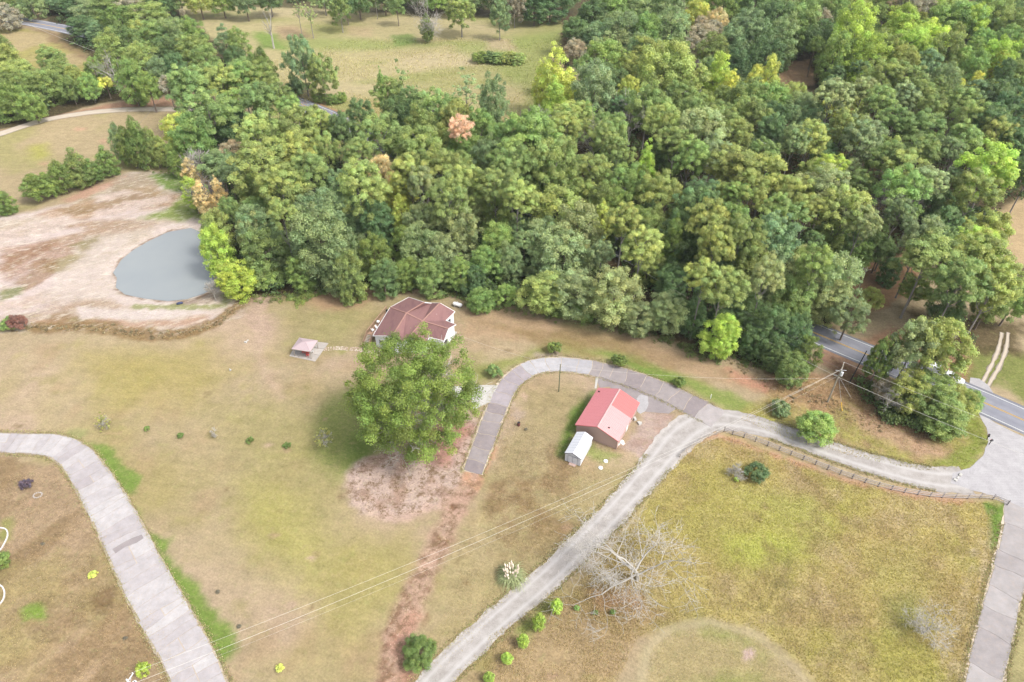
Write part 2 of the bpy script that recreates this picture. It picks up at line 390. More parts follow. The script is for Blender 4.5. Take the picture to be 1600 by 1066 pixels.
VX, VY = pix(X, np.maximum(Y, 30), Z)          # only used to limit the work to the neighbourhood of a patch
def patch(pts, c, soft=3.0, amt=1.0, rough=None, warp=3.0, world=False, fine=1.0, line=None):
    "blend colour c inside a polygon (or along a line of given width) drawn on the ground"
    P = np.array(pts, float) if world else P2(pts)
    m = soft+warp+(line or 0)+2
    sel = np.where((X > P[:,0].min()-m) & (X < P[:,0].max()+m) & (Y > P[:,1].min()-m) & (Y < P[:,1].max()+m))[0]
    if not len(sel): return
    x = X[sel]+w1[sel]*warp*2; y = Y[sel]+w2[sel]*warp*2
    d = dist_line(x, y, P)-line/2 if line else sdf_poly(x, y, P)
    d = d + w3[sel]*fine*2
    a = (1-sm(-soft/2, soft/2, d))*amt
    COL[sel] = COL[sel]*(1-a[:,None])+srgb(c)*a[:,None]
    if rough is not None: RO[sel] = RO[sel]*(1-a)+rough*a
def mask(arr, pts, val, soft=2.0, warp=2.0, line=None):
    P = P2(pts); d = (dist_line(X+w1*warp*2, Y+w2*warp*2, P)-line/2 if line else sdf_poly(X+w1*warp*2, Y+w2*warp*2, P))
    arr[:] = np.maximum(arr, (1-sm(-soft/2, soft/2, d))*val)
def mottle(pts, c, size, thr, gain, amt=1.0, stretch=None, seed=5, soft=3.0, warp=3.0, rough=None, line=None):
    "colour c in the blotches of a noise, inside a polygon"
    P = P2(pts); m = soft+warp+(line or 0)+2
    sel = np.where((X > P[:,0].min()-m) & (X < P[:,0].max()+m) & (Y > P[:,1].min()-m) & (Y < P[:,1].max()+m))[0]
    if not len(sel): return
    x = X[sel]+w1[sel]*warp*2; y = Y[sel]+w2[sel]*warp*2
    d = (dist_line(x, y, P)-line/2 if line else sdf_poly(x, y, P))+w3[sel]*2
    a = (1-sm(-soft/2, soft/2, d))
    u, v = X[sel], Y[sel]
    if stretch:
        an, k = stretch; cu = u*math.cos(an)+v*math.sin(an); cv = -u*math.sin(an)+v*math.cos(an); u, v = cu/k, cv
    n = fbm(u, v, size, seed, 5)
    a = a*np.clip((n-thr)*gain, 0, 1)*amt
    COL[sel] = COL[sel]*(1-a[:,None])+srgb(c)*a[:,None]
    if rough is not None: RO[sel] = RO[sel]*(1-a)+rough*a
LAWN = [(0,530),(300,530),(480,440),(740,470),(1100,560),(1130,690),(650,1066),(650,1200),(-100,1200),(-100,530)]
FARALL = [(-600,-20),(2200,-20),(2200,420),(-600,420)]
# main lawn: warm tan with olive and rosy drifts
mottle(LAWN, (190,178,112), 26, .46, 3.5, .8, seed=11)
mottle(LAWN, (214,190,156), 18, .50, 5, .75, seed=12)
mottle(LAWN, (196,168,126), 7, .55, 6, .45, seed=13)
mottle(LAWN, (178,172,100), 4, .58, 6, .4, seed=14)
patch([(120,545),(330,540),(360,590),(300,640),(160,620)], (192,180,104), 14, .75)
patch([(330,640),(540,600),(560,740),(520,860),(420,900),(360,800)], (186,180,110), 14, .6)
patch([(380,760),(470,780),(520,880),(470,930),(400,880)], (196,192,106), 10, .7)
patch([(560,830),(640,830),(630,920),(540,1000),(480,930)], (190,184,104), 8, .6)
patch([(430,480),(520,470),(560,500),(540,560),(440,545)], (176,172,108), 8, .7)
patch([(820,610),(900,600),(930,640),(890,760),(930,850),(820,960),(740,930),(790,800),(780,700)], (184,170,118), 6, .8, .8)
patch([(700,800),(800,780),(960,760),(880,860),(720,1010),(680,960)], (196,182,126), 8, .7, .6)
mottle([(780,640),(1000,690),(880,880),(700,1060),(640,1060),(760,780)], (150,122,82), 5, .53, 7, .7, seed=21, rough=.9)
patch([(820,770),(880,800),(860,880),(800,860)], (164,140,92), 5, .5, .9)
patch([(860,700),(905,716),(890,770),(850,760)], (160,132,92), 3, .6, .9)
# left driveway field
LF = [(-60,712),(95,720),(150,790),(215,900),(262,980),(300,1100),(-100,1300)]
patch(LF, (192,168,128), 2, 1, .7)
mottle(LF, (160,136,92), 5, .5, 6, .7, stretch=(.9, 3), seed=31, rough=.9)
mottle(LF, (178,164,104), 12, .52, 6, .7, seed=32)
patch([(28,952),(66,945),(70,962),(30,975)], (140,168,70), 1.5, 1, .6, 1)
patch([(0,810),(20,812),(15,840),(0,842)], (160,170,84), 2, .8, .6, 1)
patch([(140,930),(175,915),(180,955),(145,960)], (132,104,72), 2, .7, .9, 1)
patch([(0,985),(60,990),(60,1010),(0,1010)], (196,184,120), 4, .6)
# bright summer grass along the drives
G1 = (138,166,74); G2 = (158,176,84)
patch([(142,693),(172,700),(190,722),(218,748),(210,775),(192,780),(170,745)], G1, 1.6, 1, .55, 1.6)
patch([(206,800),(226,805),(224,822),(210,818)], G1, 1.4, .9, .55, 1)
patch([(233,838),(266,846),(268,868),(310,900),(316,922),(352,985),(372,1010),(340,1045),(318,1020),(290,950),(262,900)], G1, 1.8, 1, .55, 1.6)
patch([(105,670),(140,672),(132,690),(108,686)], (170,176,110), 2, .8, .5, 1)
patch([(500,640),(560,600),(600,640),(600,730),(540,740),(490,700)], (152,168,84), 6, .85, .5)
patch([(540,680),(600,670),(600,720),(560,735)], (126,154,66), 4, .8, .5)
patch([(735,570),(800,560),(850,540),(880,500),(960,525),(1010,560),(1100,595),(1200,650),(1190,660),(1120,632),(1050,600),(980,572),(900,553),(840,553),(790,585),(745,600)], (164,172,92), 4, .9, .5, 1.5)
patch([(930,545),(960,532),(1010,560),(1090,600),(1050,605),(980,576)], G1, 2.5, .95, .5, 1.2)
patch([(1060,590),(1140,610),(1190,640),(1200,662),(1100,620)], (150,172,84), 2.5, .8, .5, 1)
patch([(890,640),(925,610),(912,650),(890,700),(885,715),(872,712),(878,680)], (120,150,64), 2.4, 1, .5, 1)
patch([(905,695),(930,700),(970,712),(950,722),(912,712)], (160,176,90), 2, .8, .6, 1)
# rosy straw strip behind the house and along the wood
patch([(470,462),(520,446),(620,446),(660,458),(600,462),(560,480),(500,486)], (210,174,132), 4, .85, .4, 2)
patch([(730,480),(800,482),(900,512),(1000,528),(1100,560),(1200,585),(1290,610),(1330,640),(1250,650),(1180,610),(1060,578),(980,556),(880,530),(780,530),(720,525)], (202,172,130), 4, .8, .45, 2)
mottle([(730,500),(900,520),(1100,570),(1250,600),(1300,640),(1100,600),(850,560)], (166,142,92), 5, .52, 6, .7, stretch=(-.5, 3), seed=41)
patch([(1180,590),(1290,590),(1310,640),(1240,650),(1180,610)], (206,160,124), 3, .75, .7)
patch([(1140,575),(1200,590),(1190,610),(1150,595)], (226,166,132), 3, .7, .5)
patch([(840,555),(880,545),(885,560),(850,566)], (196,180,158), 1.5, .7)
# verge island between the gravel drive and the highway
ISL = [(1150,655),(1240,590),(1330,600),(1430,640),(1505,620),(1535,650),(1545,690),(1510,735),(1450,742),(1330,718),(1230,690)]
patch(ISL, (184,178,98), 3, 1, .75, 1.2)
mottle(ISL, (196,166,122), 4, .48, 5, .7, seed=51, rough=.9)
patch([(1210,585),(1300,590),(1330,640),(1290,650),(1200,625)], (190,154,112), 4, .8, .9)
patch([(1330,635),(1390,660),(1470,690),(1478,712),(1420,705),(1350,670)], (206,172,136), 3, .85, .8)
patch([(1480,650),(1525,645),(1545,690),(1515,733),(1440,742),(1480,710),(1510,690)], (150,168,70), 2, .85, .7, 1)
patch([(1440,728),(1500,735),(1470,750),(1420,742)], (160,136,96), 1.5, .7, .9, 1)
patch([(1190,650),(1235,668),(1290,690),(1250,690),(1190,672)], (176,178,92), 2, .8, .7, 1)
patch([(737,742),(728,760),(712,790)], (226,180,152), 1.4, .9, .5, .8, line=3.6)
# rough hay field
RF = [(1058,716),(1085,690),(1135,678),(1240,718),(1330,750),(1430,775),(1560,785),(1566,800),(1508,1100),(1300,1100),(1240,1030),(1170,985),(1090,968),(1020,990),(980,1010),(900,960),(880,930),(960,850)]
patch(RF, (204,190,116), 2, 1, .7, 1.2)
mottle(RF, (184,160,108), 9, .46, 4, .6, seed=61, rough=.9)
mottle(RF, (206,186,140), 3, .52, 5, .5, seed=68)
mottle(RF, (190,188,92), 12, .5, 6, .75, seed=62)
mottle(RF, (206,186,140), 6, .56, 6, .6, seed=63)
patch([(1060,740),(1150,730),(1260,780),(1290,830),(1240,900),(1120,870),(1050,830)], (190,186,96), 8, .7, 1.0)
patch([(1138,832),(1180,815),(1215,826),(1245,842),(1258,872),(1245,880),(1240,896),(1200,890),(1150,866)], (200,208,96), 6, .8, .6, 3.5)
patch([(1150,760),(1260,770),(1300,820),(1250,850),(1180,800)], (198,200,106), 7, .65, .8, 4)
patch([(1360,850),(1450,870),(1440,930),(1370,920)], (204,198,112), 8, .5, .8, 4)
mottle(RF, (160,140,92), 2.2, .55, 6, .45, seed=69)
patch([(1360,860),(1440,860),(1450,920),(1380,930)], (200,192,112), 6, .6, .9)
mottle([(930,900),(1060,960),(1230,900),(1230,850),(1260,960),(1100,975),(980,990)], (132,122,70), 4, .5, 6, .6, seed=64, rough=1.2)
patch([(1380,940),(1430,930),(1425,985),(1390,990)], (160,172,86), 4, .6, .8)
patch([(1070,706),(1085,690),(1120,680),(1230,718),(1340,755),(1430,775),(1520,785)], (222,178,144), 1.0, .75, .5, .4, line=1.2)
patch([(1535,786),(1568,788),(1569,830),(1556,850),(1548,868),(1545,830)], (120,160,60), 1.5, 1, .5, .6)
for pl in ([(1548,800),(1510,1100)], [(1530,830),(1478,1090)], [(1540,880),(1500,1060)], [(1522,860),(1465,1066)]):
    patch(pl, (206,192,148), .8, .55, .5, .3, line=.6)
# mown bottom of the field with its arc
patch([(990,1100),(1010,1010),(1050,980),(1110,970),(1180,990),(1240,1040),(1290,1110)], (198,186,120), 7, .6, .7, 3)
mottle([(990,1100),(1010,1010),(1050,980),(1110,970),(1180,990),(1240,1040),(1290,1110)], (166,176,92), 8, .46, 5, .8, seed=66)
patch([(1000,1060),(1015,1012),(1050,982),(1110,970),(1185,992),(1245,1042),(1290,1110)], (214,200,156), 1.6, .6, .4, .5, line=1.4)
patch([(900,1100),(930,1060),(985,1010),(1000,1000)], (206,186,150), 2, .6, .4, .5, line=2.0)
patch([(1160,1015),(1175,1018),(1172,1035),(1160,1032)], (236,210,190), .8, .9, .3, .3)
patch([(760,1000),(860,930),(960,930),(1060,960),(1000,1000),(940,1100),(700,1100)], (190,166,118), 3, .85, .9, 1.5)
mottle([(760,1000),(860,930),(960,930),(1060,960),(1000,1000),(940,1100),(700,1100)], (168,160,92), 6, .5, 6, .7, seed=67)
patch([(800,990),(850,935),(870,950),(830,995)], (130,156,66), 2, .75, .6, 1)
patch([(905,935),(1000,938),(1010,960),(930,965)], (206,166,126), 3, .6, .8)
# right of the lane, bottom right corner
patch([(1600,840),(1590,900),(1550,1066),(1545,1150),(1700,1150),(1700,840)], (186,180,118), 1, .9, .7, .4)
# bare clay under and beside the oak, drainage strip below the old drive
CL = [(543,742),(560,722),(600,706),(650,690),(690,672),(735,640),(748,660),(735,700),(722,735),(712,765),(690,790),(650,800),(606,812),(572,806),(550,786)]
patch(CL, (234,210,186), 2, 1, .55, 1.4)
mottle(CL, (170,126,92), 3.0, .50, 6, .5, seed=71, rough=.8, warp=1.5)
patch([(660,640),(720,640),(740,670),(700,730),(640,720)], (208,150,128), 3, .8, .6, 1)
patch([(570,790),(620,805),(680,785),(715,765),(700,790),(640,812),(590,812)], (236,204,176), 1.5, .7, .4, .8)
patch([(735,745),(712,790),(690,840),(664,890),(645,940),(622,1000),(605,1080)], (216,182,152), 2.0, .9, .6, 1, line=4.2)
mottle([(735,745),(712,790),(690,840),(664,890),(645,940),(622,1000),(605,1080)], (140,104,72), 1.5, .52, 9, .9, seed=72, rough=1, line=4.0)
patch([(645,960),(625,1010),(640,1060),(610,1080)], (212,160,130), 1.5, .7, .6, .8, line=2.2)
patch([(770,700),(752,745),(742,760),(726,750),(740,700),(766,660)], (224,176,136), 1.2, .85, .5, .6, line=1.6)
patch([(790,620),(808,640),(796,650)], (216,196,170), 1.5, .7)
# bald earth beside the garage
patch([(970,700),(1000,670),(1010,640),(1050,650),(1040,690),(1010,720)], (212,190,170), 1.6, .9, .5, .8)
mottle([(990,650),(1060,640),(1040,700),(990,720)], (186,156,134), 2.5, .5, 7, .6, seed=75)
# pond shore and washed sand
SH = [(-80,352),(60,332),(110,318),(160,292),(205,270),(270,262),(296,270),(320,300),(345,340),(345,450),(385,470),(380,500),(330,512),(240,524),(130,516),(-80,520)]
patch(SH, (226,212,184), 2, 1, .45, 2)
mottle(SH, (184,150,114), 10, .50, 6, .75, stretch=(.35, 3.5), seed=81, rough=.9)
mottle(SH, (238,222,204), 8, .49, 7, .95, stretch=(.35, 3.0), seed=82, rough=.25)
mottle(SH, (160,148,86), 9, .60, 9, .7, stretch=(.3, 2.5), seed=83)
patch([(0,385),(60,375),(130,372),(110,400),(40,430),(0,440)], (184,146,114), 3, .7, .8)
patch([(60,338),(140,310),(200,300),(250,290),(250,310),(170,335),(90,350)], (212,178,140), 3, .7, .8)
patch([(20,440),(60,418),(85,408),(80,430),(40,455)], (160,122,78), 2, .7, .8)
patch([(0,455),(35,447),(35,460),(0,472)], (130,142,70), 1.5, .8, .6, 1)
patch([(108,383),(150,373),(165,385),(130,396)], (158,146,94), 2, .8, .7)
patch([(232,275),(262,268),(292,276),(300,292),(286,300),(262,296)], (130,164,70), 2, .95, .6, 1.2)
patch([(292,290),(318,320),(335,348),(300,352),(262,344),(215,342),(262,326),(284,306)], (150,172,80), 2.5, .95, .5, 1.5)
patch([(160,280),(230,272),(262,300),(240,320),(190,310)], (168,148,100), 3, .6, .8)
for pl_, c_, w_ in ([[(-20,372),(40,352),(100,338),(130,345),(60,372),(-20,395)], (238,222,200), None], [[(150,300),(200,300),(262,308),(280,312),(230,322),(190,330),(140,345)], (236,218,196), None], [[(95,300),(140,290),(180,282),(200,276),(150,302),(100,318)], (222,178,146), None],
        [[(0,400),(50,385),(95,372),(80,392),(30,415),(0,425)], (172,134,98), None], [[(90,330),(150,318),(210,306),(250,300),(245,306),(190,318),(120,338)], (168,140,98), None], [[(40,468),(110,452),(160,450),(110,464),(50,480)], (180,150,112), None], [[(80,490),(120,487),(118,496),(84,500)], (166,134,92), None], [[(60,500),(200,500),(330,496),(320,505),(200,512),(80,508)], (206,168,134), None]):
    patch(pl_, c_, 2.0, .8, .5, 2.2, fine=1.6)
BE = [(300,352),(262,366),(236,380),(212,392),(188,408),(180,428),(182,446),(200,462),(240,474),(300,474)]
patch(BE, (240,226,206), 2.5, .95, .2, 1.2, line=7)
patch([(150,440),(60,470),(0,480)], (232,212,188), 2, .8, .3, 1, line=4)
patch([(200,365),(150,380),(100,420),(60,470),(160,470),(185,440),(186,408)], (236,222,200), 4, .85, .25, 2)
patch([(262,467),(300,466),(333,452),(345,460),(325,475),(280,480)], (176,158,132), 1.5, .85, .4, .8)
patch([(296,354),(262,360),(232,374),(208,388),(189,404),(176,424),(182,434),(180,448),(196,459),(225,466),(262,470),(300,470),(333,452)], (158,132,104), .5, .85, .4, .3, line=.7)
patch([(120,480),(200,484),(300,484),(320,490),(240,500),(130,498)], (240,228,210), 1.6, .85, .3, 1)
patch([(210,478),(300,481),(350,478),(352,462)], (158,168,90), 1.2, .8, .6, .8, line=2.0)
patch([(60,512),(130,510),(180,516),(240,524),(300,518),(340,505),(370,480),(385,465)], (158,130,82), 1.6, .9, 1.0, 1.2, line=4)
patch([(385,462),(420,462),(425,520),(405,540),(390,510)], (206,180,152), 3, .7, .6)
patch([(402,480),(410,520),(405,560),(440,620)], (222,196,164), 3, .5, .5, 1, line=2)
# far meadow
MD = [(200,-40),(330,-20),(560,15),(880,30),(885,100),(850,150),(840,200),(760,260),(560,270),(430,200),(380,130),(300,60)]
patch(MD, (204,194,136), 3, 1, .6)
mottle(MD, (218,204,154), 28, .48, 5, .8, stretch=(.1, 3), seed=91)
mottle(MD, (172,178,100), 22, .50, 6, .8, stretch=(.1, 2.5), seed=92)
patch([(380,50),(440,60),(500,56),(640,66),(760,66),(880,48),(880,90),(840,150),(790,120),(700,70),(560,78),(440,80)], (160,178,92), 12, .7)
patch([(400,48),(440,56),(445,78),(405,76)], (140,172,78), 6, .9)
patch([(610,55),(640,52),(650,66),(620,70)], (128,164,76), 4, .8)
patch([(430,42),(470,40),(490,60),(440,60)], (196,164,128), 6, .6)
patch([(540,40),(580,42),(575,58),(545,55)], (208,184,140), 6, .6)
patch([(760,60),(800,62),(800,80),(760,78)], (212,190,150), 6, .7)
patch([(840,60),(870,70),(850,170),(830,220),(815,200),(822,120)], (168,176,100), 6, .7)
patch([(470,150),(500,160),(540,180),(560,185),(520,190),(470,170)], (196,146,112), 3, .85, .6)
patch([(560,150),(660,170),(820,180),(800,240),(560,230)], (196,176,116), 8, .6, .8)
patch([(-40,40),(50,44),(130,76),(170,110),(120,130),(40,120),(-60,110)], (190,182,106), 4, 1, .7)
mottle([(-40,40),(50,44),(130,76),(170,110),(120,130),(40,120),(-60,110)], (206,186,136), 14, .48, 6, .8, seed=93)
patch([(45,38),(100,60),(150,95),(130,92),(80,66)], (150,124,90), 3, .8, .9)
LM = [(-80,215),(60,190),(150,178),(285,172),(300,230),(290,270),(200,268),(140,290),(60,325),(-80,350)]
patch(LM, (204,186,138), 2, 1, .45)
mottle(LM, (186,182,112), 16, .5, 6, .75, seed=94)
patch([(42,228),(70,222),(80,240),(55,250),(40,242)], (196,196,96), 6, .85)
for q in ((165,219),(125,202),(70,255)): patch([(q[0]-8,q[1]-3),(q[0]+8,q[1]-2),(q[0]+7,q[1]+3),(q[0]-7,q[1]+3)], (224,182,144), 2, .8, .4, 1)
patch([(-60,222),(20,200),(80,180),(160,165),(230,155),(300,146),(300,162),(200,170),(100,184),(0,208),(-60,226)], (202,160,126), 2, .9, .6, 1.5)
patch([(-60,205),(10,195),(70,178),(140,162),(200,152),(270,142)], (160,108,84), 1.5, .8, .8, 1, line=3)
# openings on the right
patch([(1300,410),(1345,408),(1420,398),(1440,430),(1400,480),(1340,500)], (200,158,116), 2, 1, .5)
patch([(1540,330),(1600,310),(1700,300),(1700,470),(1580,430)], (214,190,140), 2, 1, .45)
patch([(1500,560),(1560,545),(1700,560),(1700,640),(1600,632),(1560,605),(1520,600)], (150,160,84), 3, 1, .7)
patch([(1400,510),(1520,540),(1530,600),(1450,590),(1330,540)], (178,138,104), 3, .9, .8)
patch([(1280,540),(1330,560),(1400,600),(1380,610),(1270,570)], (196,156,124), 2, .9, .7)
patch([(1210,110),(1280,95),(1290,140),(1200,160)], (200,160,120), 3, 1, .6)
patch([(1090,150),(1230,130),(1250,165),(1100,175)], (198,150,118), 3, 1, .5)
# dark brown leaf litter on the forest floor
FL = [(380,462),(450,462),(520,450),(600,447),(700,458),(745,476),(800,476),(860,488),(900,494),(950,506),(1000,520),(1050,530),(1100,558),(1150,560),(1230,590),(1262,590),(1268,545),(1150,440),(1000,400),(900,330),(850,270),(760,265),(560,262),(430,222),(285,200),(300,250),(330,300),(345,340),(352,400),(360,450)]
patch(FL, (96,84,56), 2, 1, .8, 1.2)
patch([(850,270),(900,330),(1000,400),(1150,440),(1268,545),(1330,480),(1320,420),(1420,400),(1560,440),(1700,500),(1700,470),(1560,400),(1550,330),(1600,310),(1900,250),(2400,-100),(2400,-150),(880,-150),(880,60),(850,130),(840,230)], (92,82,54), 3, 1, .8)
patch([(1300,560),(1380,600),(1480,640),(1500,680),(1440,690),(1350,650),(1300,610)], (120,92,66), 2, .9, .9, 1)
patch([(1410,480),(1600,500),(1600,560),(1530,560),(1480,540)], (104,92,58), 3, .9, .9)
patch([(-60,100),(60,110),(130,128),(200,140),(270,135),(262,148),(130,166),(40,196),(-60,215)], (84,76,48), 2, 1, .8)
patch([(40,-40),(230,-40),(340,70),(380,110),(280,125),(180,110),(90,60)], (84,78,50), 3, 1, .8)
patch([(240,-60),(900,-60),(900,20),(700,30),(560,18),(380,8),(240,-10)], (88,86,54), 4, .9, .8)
# the openings again where the wood breaks
patch([(1320,418),(1345,408),(1420,398),(1440,430),(1400,480),(1345,490)], (204,164,120), 1.5, 1, .5)
patch([(1212,100),(1262,92),(1275,130),(1210,150)], (200,166,124), 2, 1, .6)
patch([(1100,152),(1230,136),(1250,160),(1110,172)], (200,156,122), 2, 1, .5)
mask(SP, CL, 1.0); mask(SP, [(735,745),(712,790),(690,840),(664,890),(645,940),(622,1000),(605,1080)], .9, line=4)
mask(SP, [(820,690),(900,700),(900,780),(860,860),(800,900),(760,860),(800,760)], .35, 8); mask(SP, RF, .22, 3); mask(SP, LF, .22, 3); mask(SP, ISL, .35, 3)
mask(SD, SH, 1.0, 3); mask(SP, [(1180,590),(1290,590),(1370,650),(1480,710),(1400,710),(1240,650)], .5, 3); mask(SP, [(740,480),(900,515),(1100,570),(1250,610),(1180,610),(880,530)], .25, 3)
rq = random.Random(12)
for _ in range(70):
    u_, v_ = rq.uniform(20, 1000), rq.uniform(520, 1060); w_ = rq.uniform(2, 9); h_ = w_*rq.uniform(.4, .8)
    patch([(u_-w_,v_),(u_,v_-h_),(u_+w_,v_),(u_,v_+h_)], rq.choice(((224,196,164),(168,146,104),(176,176,104),(150,128,92),(212,178,142))), .8, rq.uniform(.35,.8), .6, .8)
# broad tone drift everywhere
dr = fbm(X, Y, 40, 99)-.5; dr2 = fbm(X, Y, 3.0, 98)-.5
COL *= (1+dr*.22+dr2*.16)[:,None]
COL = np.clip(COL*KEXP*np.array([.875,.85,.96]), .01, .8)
nx, ny = len(xs), len(ys)
idx = np.arange(nx*ny).reshape(ny, nx)
Fq = np.stack([idx[:-1,:-1].ravel(), idx[:-1,1:].ravel(), idx[1:,1:].ravel(), idx[1:,:-1].ravel()], 1)
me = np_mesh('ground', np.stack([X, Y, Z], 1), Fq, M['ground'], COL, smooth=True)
for nm_, ar_ in (('speck', SP), ('sand', SD)):
    q_ = me.attributes.new(nm_, 'FLOAT', 'POINT'); q_.data.foreach_set('value', ar_.astype(np.float32))
ra = me.attributes.new('rough', 'FLOAT', 'POINT'); ra.data.foreach_set('value', RO.astype(np.float32))
tag(link('ground', me), 'dry tan lawns, hay field and wooded ground around the houses', kind='structure')

# ------------------------------------------------------------------ sheets and ribbons
def sheet(name, poly, mat, z=.03, step=1.2, parent=None, jag=.0, seed=0):
    P = [Vector((p[0], p[1])) for p in poly]; B = []
    for i, p in enumerate(P):
        q = P[(i+1) % len(P)]; n = max(1, int((q-p).length/step)); e = (q-p); nrm = Vector((e.y, -e.x)).normalized()
        for k in range(n):
            r = p+e*(k/n)
            if jag: r = r+nrm*((float(fbm(r.x, r.y, 1.5, seed))-.5)*2*jag)
            B.append(r)
    bx = np.array([[b.x, b.y] for b in B])
    gx, gy = np.meshgrid(np.arange(bx[:,0].min(), bx[:,0].max(), step), np.arange(bx[:,1].min(), bx[:,1].max(), step))
    gx = gx.ravel(); gy = gy.ravel(); ins = sdf_poly(gx, gy, bx) < -step*.45
    pts = B+[Vector((a, b)) for a, b in zip(gx[ins], gy[ins])]
    n = len(B)
    vv, ee, ff, *_ = delaunay_2d_cdt(pts, [(i, (i+1) % n) for i in range(n)], [list(range(n))], 1, 1e-5)
    zz = hgt(np.array([p.x for p in vv]), np.array([p.y for p in vv]))
    me = bpy.data.meshes.new(name); me.from_pydata([(p.x, p.y, zz[i]+z) for i, p in enumerate(vv)], [], [list(f) for f in ff])
    bm = bmesh.new(); bm.from_mesh(me)
    for f in bm.faces:
        if f.normal.z < 0: f.normal_flip()
    bm.to_mesh(me); bm.free(); me.materials.append(mat)
    uv = me.uv_layers.new(name='UVMap')
    o = link(name, me, parent); return o
def ribbon(name, pts, width, mat, z=.03, step=1.0, jag=.12, across=6, parent=None, seed=0, world=False, thick=.12, s0=0, s1=None, off=0.0):
    "road along ground points; width a number or one per point"
    C3 = [Vector((*((p[0], p[1]) if world else at(*p)[:2]), 0)) for p in pts]
    ww = width if hasattr(width, '__len__') else [width]*len(C3)
    C4 = [Vector((c.x, c.y, w)) for c, w in zip(C3, ww)]
    sp = spline(C4, step); V = []; UV = []; L = 0; n = len(sp)
    for i, p in enumerate(sp):
        a = sp[max(i-1, 0)]; b = sp[min(i+1, n-1)]
        d = Vector((b.x-a.x, b.y-a.y)).normalized(); r = Vector((d.y, -d.x))
        if i: L += (Vector((p.x, p.y))-Vector((sp[i-1].x, sp[i-1].y))).length
        jl = (float(vnoise(L*.8, seed+.5, 3))-.5)*2*jag+(float(vnoise(L*2.7, seed+.5, 4))-.5)*jag; jr = (float(vnoise(L*.8, seed+9.5, 5))-.5)*2*jag+(float(vnoise(L*2.7, seed+7.5, 6))-.5)*jag
        for k in range(across+1):
            t = k/across; o = off+(t-.5)*p.z+(jl if k == 0 else 0)+(jr if k == across else 0)
            V.append((p.x+r.x*o, p.y+r.y*o)); UV.append((t, L))
    V = np.array(V); zz = hgt(V[:,0], V[:,1])+z
    V3 = np.column_stack([V, zz]); a1 = across+1
    idx = np.arange(len(V3)).reshape(n, a1)
    F = np.stack([idx[:-1,:-1].ravel(), idx[:-1,1:].ravel(), idx[1:,1:].ravel(), idx[1:,:-1].ravel()], 1)
    # little skirts down into the ground
    sk = []; base = len(V3); ex = []
    for side in (0, across):
        b0 = base+len(ex); ex += [V3[i*a1+side]-np.array([0, 0, thick]) for i in range(n)]
        for i in range(n-1): sk.append((i*a1+side, (i+1)*a1+side, b0+i+1, b0+i))
    V3 = np.vstack([V3, np.array(ex)]); F = np.vstack([F, np.array(sk)])
    me = np_mesh(name, V3, F, mat, smooth=False); uv = me.uv_layers.new(name='UVMap')
    li = np.empty(len(me.loops), np.int32); me.loops.foreach_get('vertex_index', li)
    U = np.zeros((len(V3), 2)); U[:len(UV)] = UV; uv.data.foreach_set('uv', U[li].ravel().astype(np.float32))
    o = link(name, me, parent); return o, sp

# highway
HW = [Vector((p[0], p[1], 0)) for p in [(175,28),(140,62),(101.6,98.9),(73.5,121.8),(38,152),(0,186),(-40,220),(-73,252),(-125,292),(-185,333),(-250,366),(-330,395)]]
hwp = [(p.x, p.y) for p in HW]
o, hws = ribbon('highway', hwp, 8.6, M['asphalt'], .05, 2.0, .08, 8, world=True, seed=3); tag(o, 'two-lane grey asphalt highway running through the woods', kind='structure')
hwy = o
def stripe(name, off, w, mat, z=.054): 
    o, _ = ribbon(name, hwp, w, mat, z, 2.0, .012, 1, parent=hwy, world=True, thick=.002, off=off); return o
stripe('edge_line', -3.5, .19, M['wpaint']); stripe('edge_line', 3.5, .19, M['wpaint'])
stripe('centre_line', -.13, .16, M['ypaint']); stripe('centre_line', .13, .16, M['ypaint'])
# paved throat of the side drive and the apron opposite
ap = P2([(1500,604),(1537,632),(1546,660),(1552,672),(1549,690),(1540,712),(1520,728),(1500,738),(1496,752),(1530,768),(1560,778),(1582,800),(1600,830),(1700,830),(1700,720),(1600,678),(1530,637),(1512,615)])
ap = P2([(1514,632),(1530,648),(1541,668),(1545,690),(1536,713),(1514,732),(1488,741),(1484,757),(1520,768),(1560,778),(1578,792),(1592,800),(1640,800),(1720,800),(1720,738),(1600,682),(1560,664)])
o = sheet('apron', ap, M['gravelw'], .040, 1.2, jag=.25); tag(o, 'worn pale paved apron where the gravel drive meets the highway', kind='structure')
o = sheet('turnout', P2([(1516,590),(1530,592),(1545,603),(1553,616),(1572,630),(1545,622),(1514,606)]), M['gravelw'], .036, 1.0, jag=.1); tag(o, 'small paved turnout across the highway', kind='structure')
# gravel drive
o, _ = ribbon('gravel_drive', [(1510,752),(1460,750),(1400,737),(1330,716),(1270,695),(1210,673),(1160,660),(1120,655),(1090,662),(1060,684),(1028,722),(985,772),(940,820),(890,868),(840,915),(790,958),(740,1003),(690,1052),(640,1110)],
    [6.5,6,5.6,5.2,5.0,5.0,5.6,6.4,7,7.2,6.2,5.2,5.0,4.8,4.7,4.6,4.6,4.6,4.6], M['gravel'], .030, .8, .38, 8, seed=5); tag(o, 'pale gravel drive running from the highway past the garage', kind='structure')
o, _ = ribbon('dirt_track', [(-70,232),(0,210),(60,190),(110,180),(160,174),(210,171),(285,170),(330,168)], 4.4, M['dirt'], .03, 1.2, .35, 6, seed=9); tag(o, 'pale two-wheel dirt track curving below the far tree line', kind='structure')
for q in (0, 1):
    o, _ = ribbon('wheel_rut', [(1530+q*14,606-q*3),(1542+q*14,585-q*2),(1552+q*14,565-q*2),(1560+q*12,545),(1565+q*10,520)], 1.0, M['dirt'], .028, .8, .25, 3, seed=11+q)
    tag(o, ('left' if q == 0 else 'right')+' bare wheel rut of the track across the highway', kind='structure')
